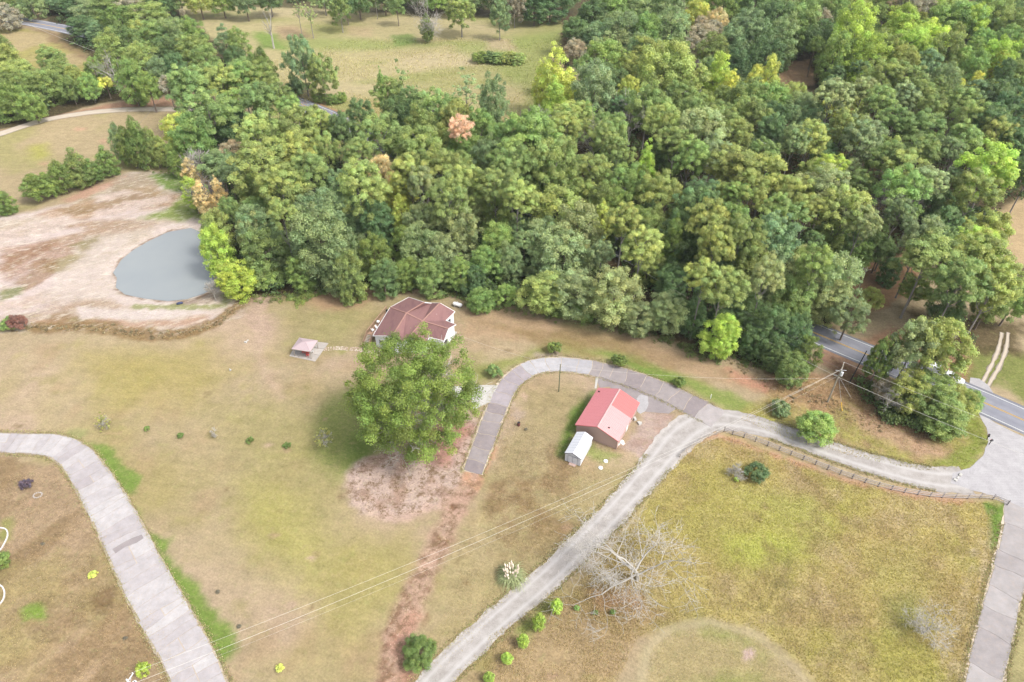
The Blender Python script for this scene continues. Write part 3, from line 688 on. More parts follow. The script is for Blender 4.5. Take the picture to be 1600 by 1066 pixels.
# cracked slab drives: sandy bed + slabs as separate pieces
def slab_drive(name, pts, width, seed, label, cols, lens, zb=.022, skew=.5, split=False, crackw=.10):
    bed, sp = ribbon(name, pts, [w+.3 for w in width] if hasattr(width, '__len__') else width+.3, M['base'], zb, .6, .22, 6, seed=seed)
    tag(bed, label, kind='structure'); rnd = random.Random(seed); n = len(sp); L = [0]
    for i in range(1, n): L.append(L[-1]+math.hypot(sp[i].x-sp[i-1].x, sp[i].y-sp[i-1].y))
    def frame(s):
        s = max(0, min(L[-1], s)); i = max(1, min(n-1, int(np.searchsorted(L, s)))); t = (s-L[i-1])/(L[i]-L[i-1]+1e-9)
        p = sp[i-1].lerp(sp[i], t); d = Vector((sp[i].x-sp[i-1].x, sp[i].y-sp[i-1].y)).normalized(); return p, d
    def crackline(s):
        k = rnd.uniform(-skew, skew); ph = rnd.uniform(0, 6)
        return [s+k*(t-.5)+.16*math.sin(t*5+ph)+rnd.uniform(-.07, .07) for t in (0,.2,.4,.6,.8,1)]
    s = .2; prev = crackline(s); q = 0
    while s < L[-1]-1.0:
        ln = rnd.uniform(*lens); s += ln; cur = crackline(min(s, L[-1]-.1))
        halves = [(0, 3), (3, 6)] if (split and rnd.random() < .45) else [(0, 6)]
        for a, b in halves:
            T = [0,.2,.4,.6,.8,1][a:b] if b-a == 6 else ([0,.24,.49] if a == 0 else [.51,.76,1])
            A = []; B = []
            ia = range(6) if b-a == 6 else ([0,1,2] if a == 0 else [3,4,5])
            for t, i in zip(T, ia):
                for lst, ss, sg in ((A, prev[i], 1), (B, cur[i], -1)):
                    ss += sg*crackw*.5; p, d = frame(ss); r = Vector((d.y, -d.x)); ed = (rnd.uniform(-.22, .16) if t in (0, 1) else 0)
                    o_ = (t-.5)*p.z*((p.z-.5)/p.z)+ed; x = p.x+r.x*o_; y = p.y+r.y*o_
                    lst.append((x, y))
            tilt = rnd.uniform(0, .012); pts_ = A+B[::-1]
            zs = [gz(*p)+zb+.035+tilt for p in pts_]
            mb = MB(); mb.hexa([(p[0], p[1], z_-.05) for p, z_ in zip(pts_, zs)], [(p[0], p[1], z_) for p, z_ in zip(pts_, zs)])
            o = mb.build('slab', M['slab'], bed); c = cols(s/L[-1], rnd, 0 if (a, b) == (0, 3) else (1 if (a, b) == (3, 6) else 2)); o.color = (*c, 1); q += 1
        prev = cur
    return bed
def cl_left(t, r, side=2):
    a = Vector(alb((222,218,218))); b = Vector(alb((184,174,178)))
    k = r.random()*.5+(.0 if side == 0 else (.25 if side == 1 else .12))
    return tuple(a.lerp(b, min(1, k)))
slab_drive('driveway', [(-60,688),(0,692),(45,694),(85,697),(115,712),(138,740),(160,775),(185,820),(208,868),(232,915),(262,970),(292,1022),(322,1090)], [5.0,5.0,5.0,5.2,5.5,6.0,6.4,6.7,6.9,7.0,6.9,6.7,6.5], 21, 'wide cracked concrete driveway sweeping down the left side', cl_left, (1.3, 3.4), split=True, crackw=.07)
def cl_up(t, r, side=2):
    if t < .07: a, b = alb((208,202,200)), alb((198,190,190))
    elif .40 < t < .60: a, b = alb((214,212,216)), alb((198,196,202))
    elif .60 <= t < .78: a, b = alb((200,192,196)), alb((186,176,182))
    else: a, b = alb((182,173,173)), alb((164,153,156))
    return tuple(Vector(a).lerp(Vector(b), r.random()))
slab_drive('old_drive', [(1124,656),(1108,647),(1075,630),(1040,612),(1000,596),(955,582),(915,573),(870,569),(835,574),(808,588),(790,608),(778,635),(765,665),(752,700),(738,738)], [5.6,5.8,5.8,5.4,5.2,5.0,4.8,4.7,4.6,4.5,4.4,4.3,4.2,4.1,4.0], 22, 'cracked old asphalt drive looping above the red-roofed garage', cl_up, (1.8, 4.2), crackw=.13)
o = sheet('asphalt_patch', P2([(176,859),(194,848),(208,841),(222,836),(225,842),(214,849),(196,856),(181,866)]), M['oldroad'], .075, .6, jag=.08); tag(o, 'dark asphalt repair strip across the wide driveway', kind='structure')
def cl_lane(t, r, side=2):
    return tuple(Vector(alb((196,190,189))).lerp(Vector(alb((178,171,171))), r.random()))
slab_drive('farm_lane', [(1596,792),(1592,830),(1580,880),(1567,930),(1556,980),(1546,1020),(1528,1120)], [5.6,5.2,4.9,4.8,4.8,4.8,4.8], 8, 'cracked lane leaving the apron down the right side', cl_lane, (2.6, 7.0), skew=.25, crackw=.05)
# parking pad beside the garage
o = sheet('parking_pad', P2([(930,590),(958,590),(1000,604),(1060,636),(1045,646),(1000,642),(985,632),(952,604),(938,606)]), M['oldroad'], .028, .8, jag=.15); tag(o, 'old dark asphalt pad in front of the garage', kind='structure')
o = sheet('pale_pad', P2([(994,622),(1002,616),(1013,619),(1014,630),(1010,641),(1001,646),(992,640)]), M['gravelw'], .05, .5, jag=.4); tag(o, 'pale worn concrete patch at the garage corner', kind='structure')
o = sheet('side_walk', P2([(931,590),(935,590),(932,607),(929,607)]), M['concrete'], .05, .8); tag(o, 'narrow concrete strip beside the garage', kind='structure')
o = sheet('entry_pad', P2([(700,604),(752,602),(782,602),(770,626),(740,640),(735,622),(705,620)]), M['concrete'], .05, .8, jag=.04); tag(o, 'pale concrete entry pad between the oak and the old drive', kind='structure')
o = sheet('water', [(p[0], p[1]) for p in POND], M['water'], 0, 2.0, jag=0)
for v_ in o.data.vertices: v_.co.z = -.42
c0 = POND.mean(0)
for v_ in o.data.vertices:
    d = Vector((v_.co.x-c0[0], v_.co.y-c0[1])); v_.co.x += d.x*.03; v_.co.y += d.y*.03
tag(o, 'shrunken pond of still blue-grey water', kind='structure')
# ------------------------------------------------------------------ brown-roofed house
def HP(a, b, z): p = at(560+a/8.883, 455+b/8.883, z); return Vector(p)
house = empty('house', HP(640, 400, 0), 0, 'white house with a brownish-pink shingle roof beside the big leafy oak', 'house')
HO = Vector(house.location)
V = dict(FL=HP(200,620,3.2), L2=HP(440,225,3.2), BL=HP(700,85,3.2), P=HP(668,305,5.4), F=HP(470,625,5.4), Q=HP(915,155,5.4), C=HP(890,415,5.2), B3=HP(1130,165,5.2), V=HP(1020,165,3.4),
         e3r=HP(1340,285,3.2), e3c=HP(1215,410,3.2), r4=HP(1250,522,5.0), e4b=HP(1355,465,3.2), e4f=HP(1190,690,3.2))
V['G'] = Vector((-22.6, 116.6, 5.2)); V['g'] = Vector((-19.4, 115.4, 3.2)); V['e4c'] = Vector((-18.7, 118.4, 3.2)); V['vf'] = Vector((-24.5, 116.3, 3.5))
def roof_facets(lst, name, parent, mat, org, th=.16):
    mb = MB()
    for f in lst:
        pts = [V[k]-org for k in f]; nrm = (pts[1]-pts[0]).cross(pts[2]-pts[0])
        if nrm.z < 0: pts = pts[::-1]
        mb.face(pts); mb.face([p-Vector((0,0,th)) for p in reversed(pts)])
    o = mb.build(name, mat, parent); return o
roof = roof_facets([('FL','F','P','L2'),('L2','P','Q','BL'),('P','C','V'),('P','V','Q'),('P','F','vf'),('P','vf','C'),('C','vf','G'),('C','V','B3'),('C','B3','e3r','e3c'),('C','e3c','e4b','r4'),('C','r4','e4f','e4c'),('C','e4c','g','G')], 'roof', house, M['shingle'], HO)
for a, b in (('F','P'),('P','Q'),('L2','P'),('P','C'),('C','B3'),('C','G'),('C','r4')):
    MB().bar(V[a]-HO+Vector((0,0,.04)), V[b]-HO+Vector((0,0,.04)), .28, .08).build('ridge_cap', M['cap'], roof)
tr = [('BL','Q'),('Q','V'),('V','B3'),('B3','e3r'),('e3r','e3c'),('e4b','r4'),('r4','e4f'),('FL','F'),('FL','L2'),('L2','BL'),('e3c','e4b'),('e4f','e4c'),('e4c','g')]
for a, b in tr:
    MB().bar(V[a]-HO-Vector((0,0,.06)), V[b]-HO-Vector((0,0,.06)), .09, .22).build('fascia', M['trim'], roof)
ring = ['FL','L2','BL','Q','V','B3','e3r','e3c','e4b','r4','e4f','e4c','g','G','vf','F']
cen = sum((V[k] for k in ring), Vector())/len(ring)
rp = []
for k in ring:
    p = V[k]; d = Vector((cen.x-p.x, cen.y-p.y, 0)).normalized()*.45; rp.append(Vector((p.x+d.x, p.y+d.y, p.z-(1.7 if k == 'Q' else (.9 if k == 'B3' else .2)))))
mb = MB()
for i in range(len(rp)):
    a, b = rp[i], rp[(i+1) % len(rp)]
    mb.face([(a.x-HO.x, a.y-HO.y, -.2), (b.x-HO.x, b.y-HO.y, -.2), b-HO, a-HO])
mb.build('wall', M['white'], house)
def wall_window(i, t, z0, z1, w, name='window'):
    a, b = rp[i], rp[(i+1) % len(rp)]; d = (b-a); d.z = 0; L = d.length; d.normalize(); nrm = Vector((d.y, -d.x, 0))
    if nrm.dot(Vector((cen.x-a.x, cen.y-a.y, 0))) > 0: nrm = -nrm
    c = a+d*(L*t)-HO; c.z = 0
    def q(s, z, o): p = c+d*s+nrm*o; return (p.x, p.y, z)
    f = MB().hexa([q(-w/2-.08, z0-.08, -.02), q(w/2+.08, z0-.08, -.02), q(w/2+.08, z0-.08, .06), q(-w/2-.08, z0-.08, .06)], [q(-w/2-.08, z1+.08, -.02), q(w/2+.08, z1+.08, -.02), q(w/2+.08, z1+.08, .06), q(-w/2-.08, z1+.08, .06)]).build(name, M['trim'], house)
    MB().hexa([q(-w/2, z0, .02), q(w/2, z0, .02), q(w/2, z0, .09), q(-w/2, z0, .09)], [q(-w/2, z1, .02), q(w/2, z1, .02), q(w/2, z1, .09), q(-w/2, z1, .09)]).build('pane', M['glass'], f)
for i, t, z0, z1, w, nm in ((0,.3,1.0,2.3,.9,'window'),(0,.7,.9,2.9,1.6,'window'),(6,.5,1.0,2.4,1.0,'window'),(9,.35,.2,2.3,1.0,'door'),(9,.7,1.0,2.3,.9,'window'),(15,.35,1.2,2.4,1.0,'window'),(15,.7,1.2,2.4,1.0,'window'),(12,.5,1.1,2.3,1.2,'window'),(3,.5,1.1,2.3,1.0,'window')):
    wall_window(i, t, z0, z1, w, nm)
# vents on the roof
for a, b, z in ((1015,297,4.6),(1085,335,4.2),(480,600,4.9)):
    p = HP(a, b, z)-HO; MB().cyl(p.x, p.y, p.z-.3, p.z+.35, .10, 8).build('vent_pipe', M['rubber'] if a != 1085 else M['trim'], roof)
# porch at the right gable
pp = [HP(1325,585,0)-HO, HP(1290,640,0)-HO, HP(1230,720,0)-HO]
for p in pp: MB().box(p.x-.09, p.x+.09, p.y-.09, p.y+.09, 0, 2.9).build('porch_column', M['trim'], house)
q0, q1 = HP(1370,580,0)-HO, HP(1250,740,0)-HO; dd = (q1-q0).normalized(); nn = Vector((-dd.y, dd.x, 0))*1.6
if nn.x > 0: nn = -nn
MB().hexa([q0+Vector((0,0,.02)), q1+Vector((0,0,.02)), q1+nn+Vector((0,0,.02)), q0+nn+Vector((0,0,.02))], [v+Vector((0,0,.3)) for v in (q0, q1, q1+nn, q0+nn)]).build('porch_floor', M['concrete'], house)
# timber deck with stairs, behind the left eave
deck = empty('deck', (-33.0, 121.0, 0), 0, 'raised timber deck with railing along the left side of the white house', 'deck')
DO = Vector(deck.location)
dA, dB = Vector((-33.3,121.1,0)), Vector((-30.1,130.1,0)); dC, dD = Vector((-28.6,129.6,0)), Vector((-31.0,120.4,0))
dz = 1.9; dv = (dB-dA).normalized(); dl = (dB-dA).length
k = 0; s = 0
while s < dl-.1:
    a = dA.lerp(dB, s/dl); b = dD.lerp(dC, s/dl); a2 = dA.lerp(dB, min(1, (s+.42)/dl)); b2 = dD.lerp(dC, min(1, (s+.42)/dl))
    MB().hexa([v-DO+Vector((0,0,dz-.05)) for v in (a, b, b2, a2)], [v-DO+Vector((0,0,dz)) for v in (a, b, b2, a2)]).build('plank', M['wood'], deck); s += .45
mb = MB(); s = 0
while s <= dl:
    p = dA+dv*s-DO; mb.box(p.x-.02, p.x+.02, p.y-.02, p.y+.02, dz, dz+.95); s += .16
o = mb.build('baluster', M['wood'], deck); o['kind'] = 'stuff'
for s in np.linspace(0, dl, 7):
    p = dA+dv*float(s)-DO; MB().box(p.x-.07, p.x+.07, p.y-.07, p.y+.07, -.1, dz+1.05).build('post', M['wood'], deck)
MB().bar(dA-DO+Vector((0,0,dz+1.0)), dB-DO+Vector((0,0,dz+1.0)), .16, .05).build('handrail', M['wood'], deck)
st = Vector((-.34,-.94,0)).normalized(); sr = Vector((.94,-.34,0)); run = 3.0; ns = 10
stairs = MB().bar(dA-DO+Vector((0,0,dz-.1)), dA-DO+st*run+Vector((0,0,0)), .06, .28).bar(dA-DO+sr*1.5+Vector((0,0,dz-.1)), dA-DO+sr*1.5+st*run, .06, .28).build('stair_stringer', M['wood'], deck)
for i in range(ns):
    c = dA-DO+st*(run*(i+.5)/ns); z = dz*(1-(i+1)/ns)+.02
    p = [c, c+sr*1.5, c+sr*1.5+st*.24, c+st*.24]
    MB().hexa([v+Vector((0,0,z)) for v in p], [v+Vector((0,0,z+.05)) for v in p]).build('step', M['greywood'], stairs)
for e in (0, 1.5):
    b0 = dA-DO+sr*e; MB().bar(b0+Vector((0,0,dz+.95)), b0+st*run+Vector((0,0,.95)), .10, .06).build('stair_rail', M['wood'], deck)
    mb = MB()
    for i in range(16): c = b0+st*(run*i/15); z = dz*(1-i/15); mb.box(c.x-.02, c.x+.02, c.y-.02, c.y+.02, z, z+.93)
    o = mb.build('stair_baluster', M['wood'], deck); o['kind'] = 'stuff'
def chair(loc, rz, mat, label, group=None, s=1.0):
    t = empty('chair', loc, rz, label, 'chair', group)
    MB().box(-.26*s,.26*s,-.26*s,.26*s,.38*s,.44*s).build('seat', mat, t); MB().hexa([(-.26*s,.2*s,.44*s),(.26*s,.2*s,.44*s),(.26*s,.26*s,.44*s),(-.26*s,.26*s,.44*s)], [(-.24*s,.34*s,1.0*s),(.24*s,.34*s,1.0*s),(.24*s,.40*s,1.0*s),(-.24*s,.40*s,1.0*s)]).build('backrest', mat, t)
    for x in (-.23, .23):
        for y in (-.22, .22): MB().box((x-.025)*s,(x+.025)*s,(y-.025)*s,(y+.025)*s,0,.38*s).build('leg', mat, t)
        MB().box((x-.03)*s,(x+.03)*s,-.26*s,.28*s,.60*s,.64*s).build('armrest', mat, t)
    return t
def on_deck(s, t): return dA+dv*s+(dD-dA).normalized()*t+Vector((0,0,dz))
chair(on_deck(1.2,.8), 2.2, M['trim'], 'white chair on the deck nearest the stair head', 'seats on the deck')
chair(on_deck(2.3,1.3), 1.2, M['trim'], 'white chair second from the stairs on the deck', 'seats on the deck')
chair(on_deck(8.2,.9), .4, M['black'], 'dark chair alone at the far end of the deck')
g = empty('barbecue_grill', on_deck(3.9,.8), .6, 'round white-lidded grill on the deck rail side', 'grill')
mb = MB(); mb.tube([(0,0,.72),(0,0,.8),(0,0,.95),(0,0,1.08),(0,0,1.12)], [.2,.36,.38,.24,.05], 12).build('lid', M['trim'], g, True)
for a in (0, 2.1, 4.2): MB().bar((.15*math.cos(a),.15*math.sin(a),.75), (.34*math.cos(a),.34*math.sin(a),0), .04).build('leg', M['black'], g)
# propane tank
p = ag(715, 479.5); t = empty('propane_tank', p, math.radians(-22), 'white propane tank lying on the lawn behind the house roof', 'tank')
MB().tube([(-1.25,0,.75),(-1.2,0,.75),(-1.0,0,.75),(-.8,0,.75),(.8,0,.75),(1.0,0,.75),(1.2,0,.75),(1.25,0,.75)], [.05,.26,.42,.48,.48,.42,.26,.05], 14).build('body', M['trim'], t, True)
MB().cyl(0,0,1.2,1.42,.18,10).build('dome', M['metal'], t)
for x in (-.7,.7): MB().box(x-.1,x+.1,-.32,.32,0,.4).build('saddle', M['concrete'], t)
# gazebo on its slab
pad = empty('gazebo_pad', at(480, 545), 0, 'pale concrete pad under the pink-grey gazebo', 'pad')
q = [Vector(at(440+a/10, 510+b/10)) for a, b in ((120,470),(525,555),(735,265),(260,210))]
for i in range(3):
    for j in range(3):
        def bl(s, t_): return (q[0].lerp(q[1], s)).lerp(q[3].lerp(q[2], s), t_)
        e = .006; c = [bl(i/3+e, j/3+e), bl((i+1)/3-e, j/3+e), bl((i+1)/3-e, (j+1)/3-e), bl(i/3+e, (j+1)/3-e)]
        o = MB().hexa([v-Vector(pad.location)+Vector((0,0,-.1)) for v in c], [v-Vector(pad.location)+Vector((0,0,.10)) for v in c]).build('slab', M['slab'], pad); k_ = random.uniform(.85, 1.05)
        o.color = (*[x*k_ for x in alb((222,214,206))], 1)
gz_ = empty('gazebo', (-46.6,116.75,.10), math.radians(-12.5), 'small gazebo with a faded mauve hip roof on a concrete pad', 'gazebo')
A, B = 2.25, 1.95
for x in (-A+.25, A-.25):
    for y in (-B+.2, B-.2): MB().box(x-.07,x+.07,y-.07,y+.07,0,2.3).build('post', M['greywood'], gz_)
rf = link('roof', None, gz_) if False else None
v8 = [(-A,-B,2.35),(A,-B,2.35),(A,B,2.35),(-A,B,2.35)]; r1, r2 = (-.35,0,3.25),(.35,0,3.25)
canopy = None
for pts in ((v8[0],v8[1],r2,r1),(v8[1],v8[2],r2),(v8[2],v8[3],r1,r2),(v8[3],v8[0],r1)):
    m_ = [tuple(Vector(p)*1) for p in pts]; mb = MB(); mb.hexa([Vector(p)-Vector((0,0,.05)) for p in m_], m_)
    o = mb.build('roof_panel', M['fabric'], gz_)
for a, b in ((v8[0],r1),(v8[1],r2),(v8[2],r2),(v8[3],r1),(r1,r2)): MB().bar(Vector(a)+Vector((0,0,.02)), Vector(b)+Vector((0,0,.02)), .10, .05).build('roof_rib', M['fabric'], gz_)
for a, b in ((v8[0],v8[1]),(v8[1],v8[2]),(v8[2],v8[3]),(v8[3],v8[0])): MB().bar(Vector(a)-Vector((0,0,.1)), Vector(b)-Vector((0,0,.1)), .08, .16).build('beam', M['greywood'], gz_)
c0_ = at(481.5, 552.5)
t = empty('fire_table', (c0_.x, c0_.y, .10), 0, 'small round red table under the gazebo', 'table')
MB().cyl(0,0,.42,.5,.5,14).build('top', M['chairred'], t); MB().cyl(0,0,0,.42,.16,8).build('pedestal', M['black'], t)
for i, (ax_, ay_, rz, mt, lb) in enumerate(((-.95,.1,1.5,'chairred','red chair left of the round table under the gazebo'),(.2,-.95,3.0,'chairred','red chair on the near side of the gazebo table'),(.95,.3,-1.3,'trim','white chair on the right of the gazebo table'),(0,1.0,0,'chairred','red chair on the far side of the gazebo table'))):
    chair((c0_.x+ax_, c0_.y+ay_, .10), rz, M[mt], lb, 'chairs round the gazebo table')
# stepping-stone path, every stone its own piece
path = empty('stone_path', at(540, 546), 0, 'pale stepping-stone path from the gazebo pad to the deck stairs', 'path')
rnd = random.Random(4); stones = []
me_s = []
for j in range(4):
    n = rnd.randint(5, 7); pts = [(math.cos(2*PI*i/n+j)*rnd.uniform(.8,1.1), math.sin(2*PI*i/n+j)*rnd.uniform(.8,1.1)) for i in range(n)]
    mb = MB().hexa([(x,y,-.06) for x, y in pts], [(x*.95,y*.95,.05) for x, y in pts]); me_s.append(mb.mesh('stone', M['stone']))
sp = spline([Vector((*at(u, v)[:2], 0)) for u, v in ((508,546),(525,544),(545,545),(562,546),(578,549),(592,551),(606,552))], .42)
for i, p in enumerate(sp):
    d = Vector((1,0)) if i == 0 else Vector((p.x-sp[i-1].x, p.y-sp[i-1].y)).normalized(); r = Vector((d.y,-d.x)); wide = 3 if i < len(sp)*.62 else 5
    for k in range(wide):
        o_ = (k-(wide-1)/2)*.44+rnd.uniform(-.08,.08)
        if rnd.random() < .07: continue
        o = bpy.data.objects.new('stone', rnd.choice(me_s)); col.objects.link(o); o.parent = path
        o.location = (p.x+r.x*o_-path.location.x+rnd.uniform(-.06,.06), p.y+r.y*o_-path.location.y, gz(p.x,p.y)+.02); o.rotation_euler.z = rnd.uniform(0,6); s = rnd.uniform(.20,.27); o.scale = (s,s*rnd.uniform(.8,1.1),1)
        c = Vector(alb((244,230,212))).lerp(Vector(alb((190,160,138))), rnd.random()*.9); o.color = (*c, 1)

# ------------------------------------------------------------------ garage with red metal roof
gar = empty('garage', (19.3,95.35,0), math.radians(61.8-90), 'brown garage with a pinkish-red metal roof beside the gravel drive', 'garage')
gw, gl, ez, rz_ = 4.3, 5.55, 2.85, 4.65
mb = MB(); rdg = 4.55
mb.hexa([(-gw,-gl,0),(gw,-gl,0),(gw,gl,0),(-gw,gl,0)], [(-gw,-gl,ez-.1),(gw,-gl,ez-.1),(gw,gl,ez-.1),(-gw,gl,ez-.1)])
for y in (-gl, gl): mb.face([(-gw,y,ez-.1),(gw,y,ez-.1),(0,y,rdg-.1)])
mb.build('wall', M['brown'], gar)
oh = .32; L_ = gl+oh; Wd = gw+oh; ze = ez-.12
n = 12
for side in (-1, 1):
    for i in range(n):
        y0 = -L_+2*L_*i/n; y1 = -L_+2*L_*(i+1)/n-.012
        segs = [(0, 1, M['red'] if side < 0 else M['redpale'])]
        if side > 0 and i >= 7: segs = [(0, 1, M['redmid'])]
        for s0, s1, mt in segs:
            def rp_(s, y, dz_): return (side*Wd*s, y, rdg+.02+(ze-rdg)*s+dz_)
            mb = MB(); mb.hexa([rp_(s0,y0,-.05), rp_(s1,y0,-.05), rp_(s1,y1,-.05), rp_(s0,y1,-.05)], [rp_(s0,y0,0), rp_(s1,y0,0), rp_(s1,y1,0), rp_(s0,y1,0)])
            for k in range(3):
                yy = y0+(y1-y0)*(k+.15)/3; mb.hexa([rp_(s0,yy,0), rp_(s1,yy,0), rp_(s1,yy+.06,0), rp_(s0,yy+.06,0)], [rp_(s0,yy+.01,.035), rp_(s1,yy+.01,.035), rp_(s1,yy+.05,.035), rp_(s0,yy+.05,.035)])
            mb.build('roof_sheet', mt, gar)
MB().hexa([(-.2,-L_,rdg-.02),(.2,-L_,rdg-.02),(.2,L_,rdg-.02),(-.2,L_,rdg-.02)], [(-.03,-L_,rdg+.1),(.03,-L_,rdg+.1),(.03,L_,rdg+.1),(-.03,L_,rdg+.1)]).build('ridge_cap', M['redpale'], gar)
for y in (-L_, L_):
    for s in (-1, 1): MB().bar((0,y,rdg-.02), (s*Wd,y,ze-.05), .05, .14).build('rake_trim', M['redmid'], gar)
for x, y in ((-3.9,4.6),(1.9,-4.4)):
    z = rdg+(ze-rdg)*abs(x)/Wd; MB().box(x-.16,x+.16,y-.1,y+.1,z,z+.22).build('roof_vent', M['rubber'], gar)
MB().box(gw-.02,gw+.05,-.5,.45,0,2.1).build('door', M['trim'], gar)
f = MB().box(gw-.02,gw+.04,1.7,3.0,1.0,2.0).build('window', M['trim'], gar); MB().box(gw+.03,gw+.06,1.78,2.92,1.08,1.92).build('pane', M['glass'], f)
f = MB().box(-1.4-1.25,-1.4+1.25,gl-.02,gl+.05,0,2.2).build('garage_door', M['trim'], gar)
for k in range(4): MB().box(-2.6,-.2,gl+.04,gl+.07,.05+k*.54,.53+k*.54).build('door_panel', M['trim'], f)
MB().box(.3,1.2,gl-.02,gl+.05,0,2.05).build('side_door', M['siding2'], gar)
for x in (-gw, gw):
    for y in (-gl, gl): MB().box(x-.06,x+.06,y-.06,y+.06,0,ez-.15).build('corner_trim', M['brown'], gar)
# white shed
sh = empty('shed', (12.95,87.55,0), math.radians(63.2-90), 'small white metal shed with double doors tucked beside the garage', 'shed')
sw, sl, se, srd = 1.6, 2.95, 2.2, 3.0
mb = MB().hexa([(-sw,-sl,0.05),(sw,-sl,0.05),(sw,sl,.05),(-sw,sl,.05)], [(-sw,-sl,se),(sw,-sl,se),(sw,sl,se),(-sw,sl,se)])
for y in (-sl, sl): mb.face([(-sw,y,se),(sw,y,se),(0,y,srd)])
mb.build('wall', M['shed'], sh)
for side in (-1, 1):
    for i in range(8):
        y0 = -3.05+6.1*i/8; y1 = y0+6.1/8-.015
        b = [(0,y0,srd+.02),(side*1.72,y0,se-.03),(side*1.72,y1,se-.03),(0,y1,srd+.02)]
        mb = MB().hexa(b, [(x,y,z+.04) for x,y,z in b]); yy = y0+.02
        c = [(0,yy,srd+.05),(side*1.72,yy,se),(side*1.72,yy+.05,se),(0,yy+.05,srd+.05)]; mb.hexa(c, [(x,y,z+.03) for x,y,z in c])
        mb.build('roof_sheet', M['shed'], sh)
for s in (-1, 1): MB().bar((0,-3.06,srd+.02), (s*1.72,-3.06,se-.02), .05, .12).build('rake_trim', M['darkrail'], sh)
for s in (-1, 1):
    d_ = MB().box(-.02 if s > 0 else -.98, .98 if s > 0 else -.02, -sl-.05, -sl+.02, .12, 2.0).build('door', M['shed'], sh)
    x = .0 if s > 0 else -.98
    MB().box(x-.02,x+.02,-sl-.07,-sl-.04,.1,2.05).build('door_edge', M['darkrail'], d_); MB().box(.1*s-.04,.1*s+.04,-sl-.1,-sl-.05,.95,1.15).build('handle', M['metal'], d_)
MB().box(.97,1.01,-sl-.07,-sl-.04,.1,2.05).build('door_edge', M['darkrail'], sh); MB().box(-1.02,1.02,-sl-.07,-sl-.04,2.02,2.07).build('door_header', M['darkrail'], sh)
MB().hexa([(-.6,-sl-.6,0),(.8,-sl-.6,0),(.8,-sl,0),(-.6,-sl,0)], [(-.6,-sl-.55,.03),(.8,-sl-.55,.03),(.8,-sl,.14),(-.6,-sl,.14)]).build('ramp', M['brown'], sh)
# septic lids, junk beside the garage, burn barrel
for (u, v), lb in zip(((946.5,721),(938.5,731.5)), ('round white septic lid nearer the garage','round white septic lid nearer the shed doors')):
    p = ag(u, v); t = MB().cyl(0,0,0,.14,.42,16).cyl(0,0,.14,.18,.34,16).cyl(.0,0,.18,.24,.06,8).build('septic_lid', M['trim']); t.location = p; tag(t, lb, 'septic lid', 'septic lids in the grass')
def scrap(u, v, s, mat, lb, cat, seed, name):
    r = random.Random(seed); t = empty(name, ag(u, v), r.uniform(0,3), lb, cat)
    for k in range(4):
        x, y = r.uniform(-s,s), r.uniform(-s,s)*.5; w, d, h = r.uniform(.2,.5)*s, r.uniform(.15,.4)*s, r.uniform(.1,.45)
        MB().hexa([(x-w,y-d,0),(x+w,y-d,0),(x+w,y+d,0),(x-w,y+d,0)], [(x-w*.8,y-d*.7,h),(x+w*.8,y-d,h*.8),(x+w*.7,y+d*.8,h),(x-w,y+d*.7,h*.9)]).build('piece', mat, t)
    return t
scrap(972.5,693,.9,M['trim'],'heap of white scrap beside the garage corner','scrap',3,'scrap_heap')
scrap(995,657,1.0,M['concrete'],'pale rubble against the right wall of the garage','rubble',5,'rubble_heap')
scrap(1494,745,1.0,M['concrete'],'pale stones at the edge of the gravel drive','stones',8,'stone_heap')
scrap(384,534,.6,M['concrete'],'pale stump-like rock on the lawn below the pond','rock',9,'rock')
scrap(360,579,.35,M['concrete'],'small pale rock alone on the open left lawn','rock',10,'rock')
t = empty('burn_barrel', ag(810.5,665), 0, 'dark rusty burn barrel in the grass below the old drive', 'barrel')
MB().tube([(0,0,0),(0,0,.3),(0,0,.32),(0,0,.6),(0,0,.62),(0,0,.9)], [.3,.3,.32,.32,.3,.3], 14).build('drum', mat_simple('rust', (.12,.045,.04), .9, .4, 4), t); MB().cyl(0,0,.86,.93,.27,12).build('ash', M['black'], t)
t = empty('capsized_tub', ag(281,475), .4, 'small dark blue tub on the sand by the pond', 'tub')
MB().tube([(-.8,0,.1),(-.6,0,.18),(0,0,.22),(.6,0,.18),(.8,0,.1)], [.05,.3,.36,.3,.05], 10).build('hull', mat_simple('navy', (.03,.04,.09), .5, .2, 3), t, True)

# ------------------------------------------------------------------ rail fence
fpx = [(1062,712),(1072,703),(1083,695),(1095,687),(1107,681),(1119,677),(1131,672),(1144,677),(1162,681.5),(1180,687.5),(1199,694.5),(1217,702),(1235,709),(1254.5,716.5),(1273.5,724),(1292.5,731.5),(1312,739),(1331,745.5),(1351,752),(1371.5,758),(1392,763.3),(1412.5,767.5),(1433,771),(1452,774),(1471.5,775.5),(1491,776.5),(1511,777),(1530.5,776),(1550.5,778),(1573,787)]
fpts = [ag(u, v+2.5) for u, v in fpx]
fen = empty('rail_fence', fpts[8], 0, 'dark three-rail fence following the gravel drive', 'fence'); FO = Vector(fpts[8])
old = empty('rail_fence', fpts[3], 0, 'low weathered rail fence from the drive bend to the power line', 'fence'); OO = Vector(fpts[3])
for i, p in enumerate(fpts):
    root, org = (old, OO) if i < 6 else (fen, FO); hh = 1.0 if i < 6 else 1.4
    q = p-org; MB().box(q.x-.075,q.x+.075,q.y-.075,q.y+.075,q.z-.3,q.z+hh).build('post', M['darkrail'] if i >= 6 else M['greywood'], root)
    if i+1 < len(fpts):
        n_ = fpts[i+1]-org
        for z in ((.45,.9,1.3) if i >= 6 else (.45,.85)):
            MB().bar(q+Vector((0,-.09,z)), n_+Vector((0,-.09,z)), .045, .15).build('rail', M['railtop'] if i >= 6 else M['greywood'], root)
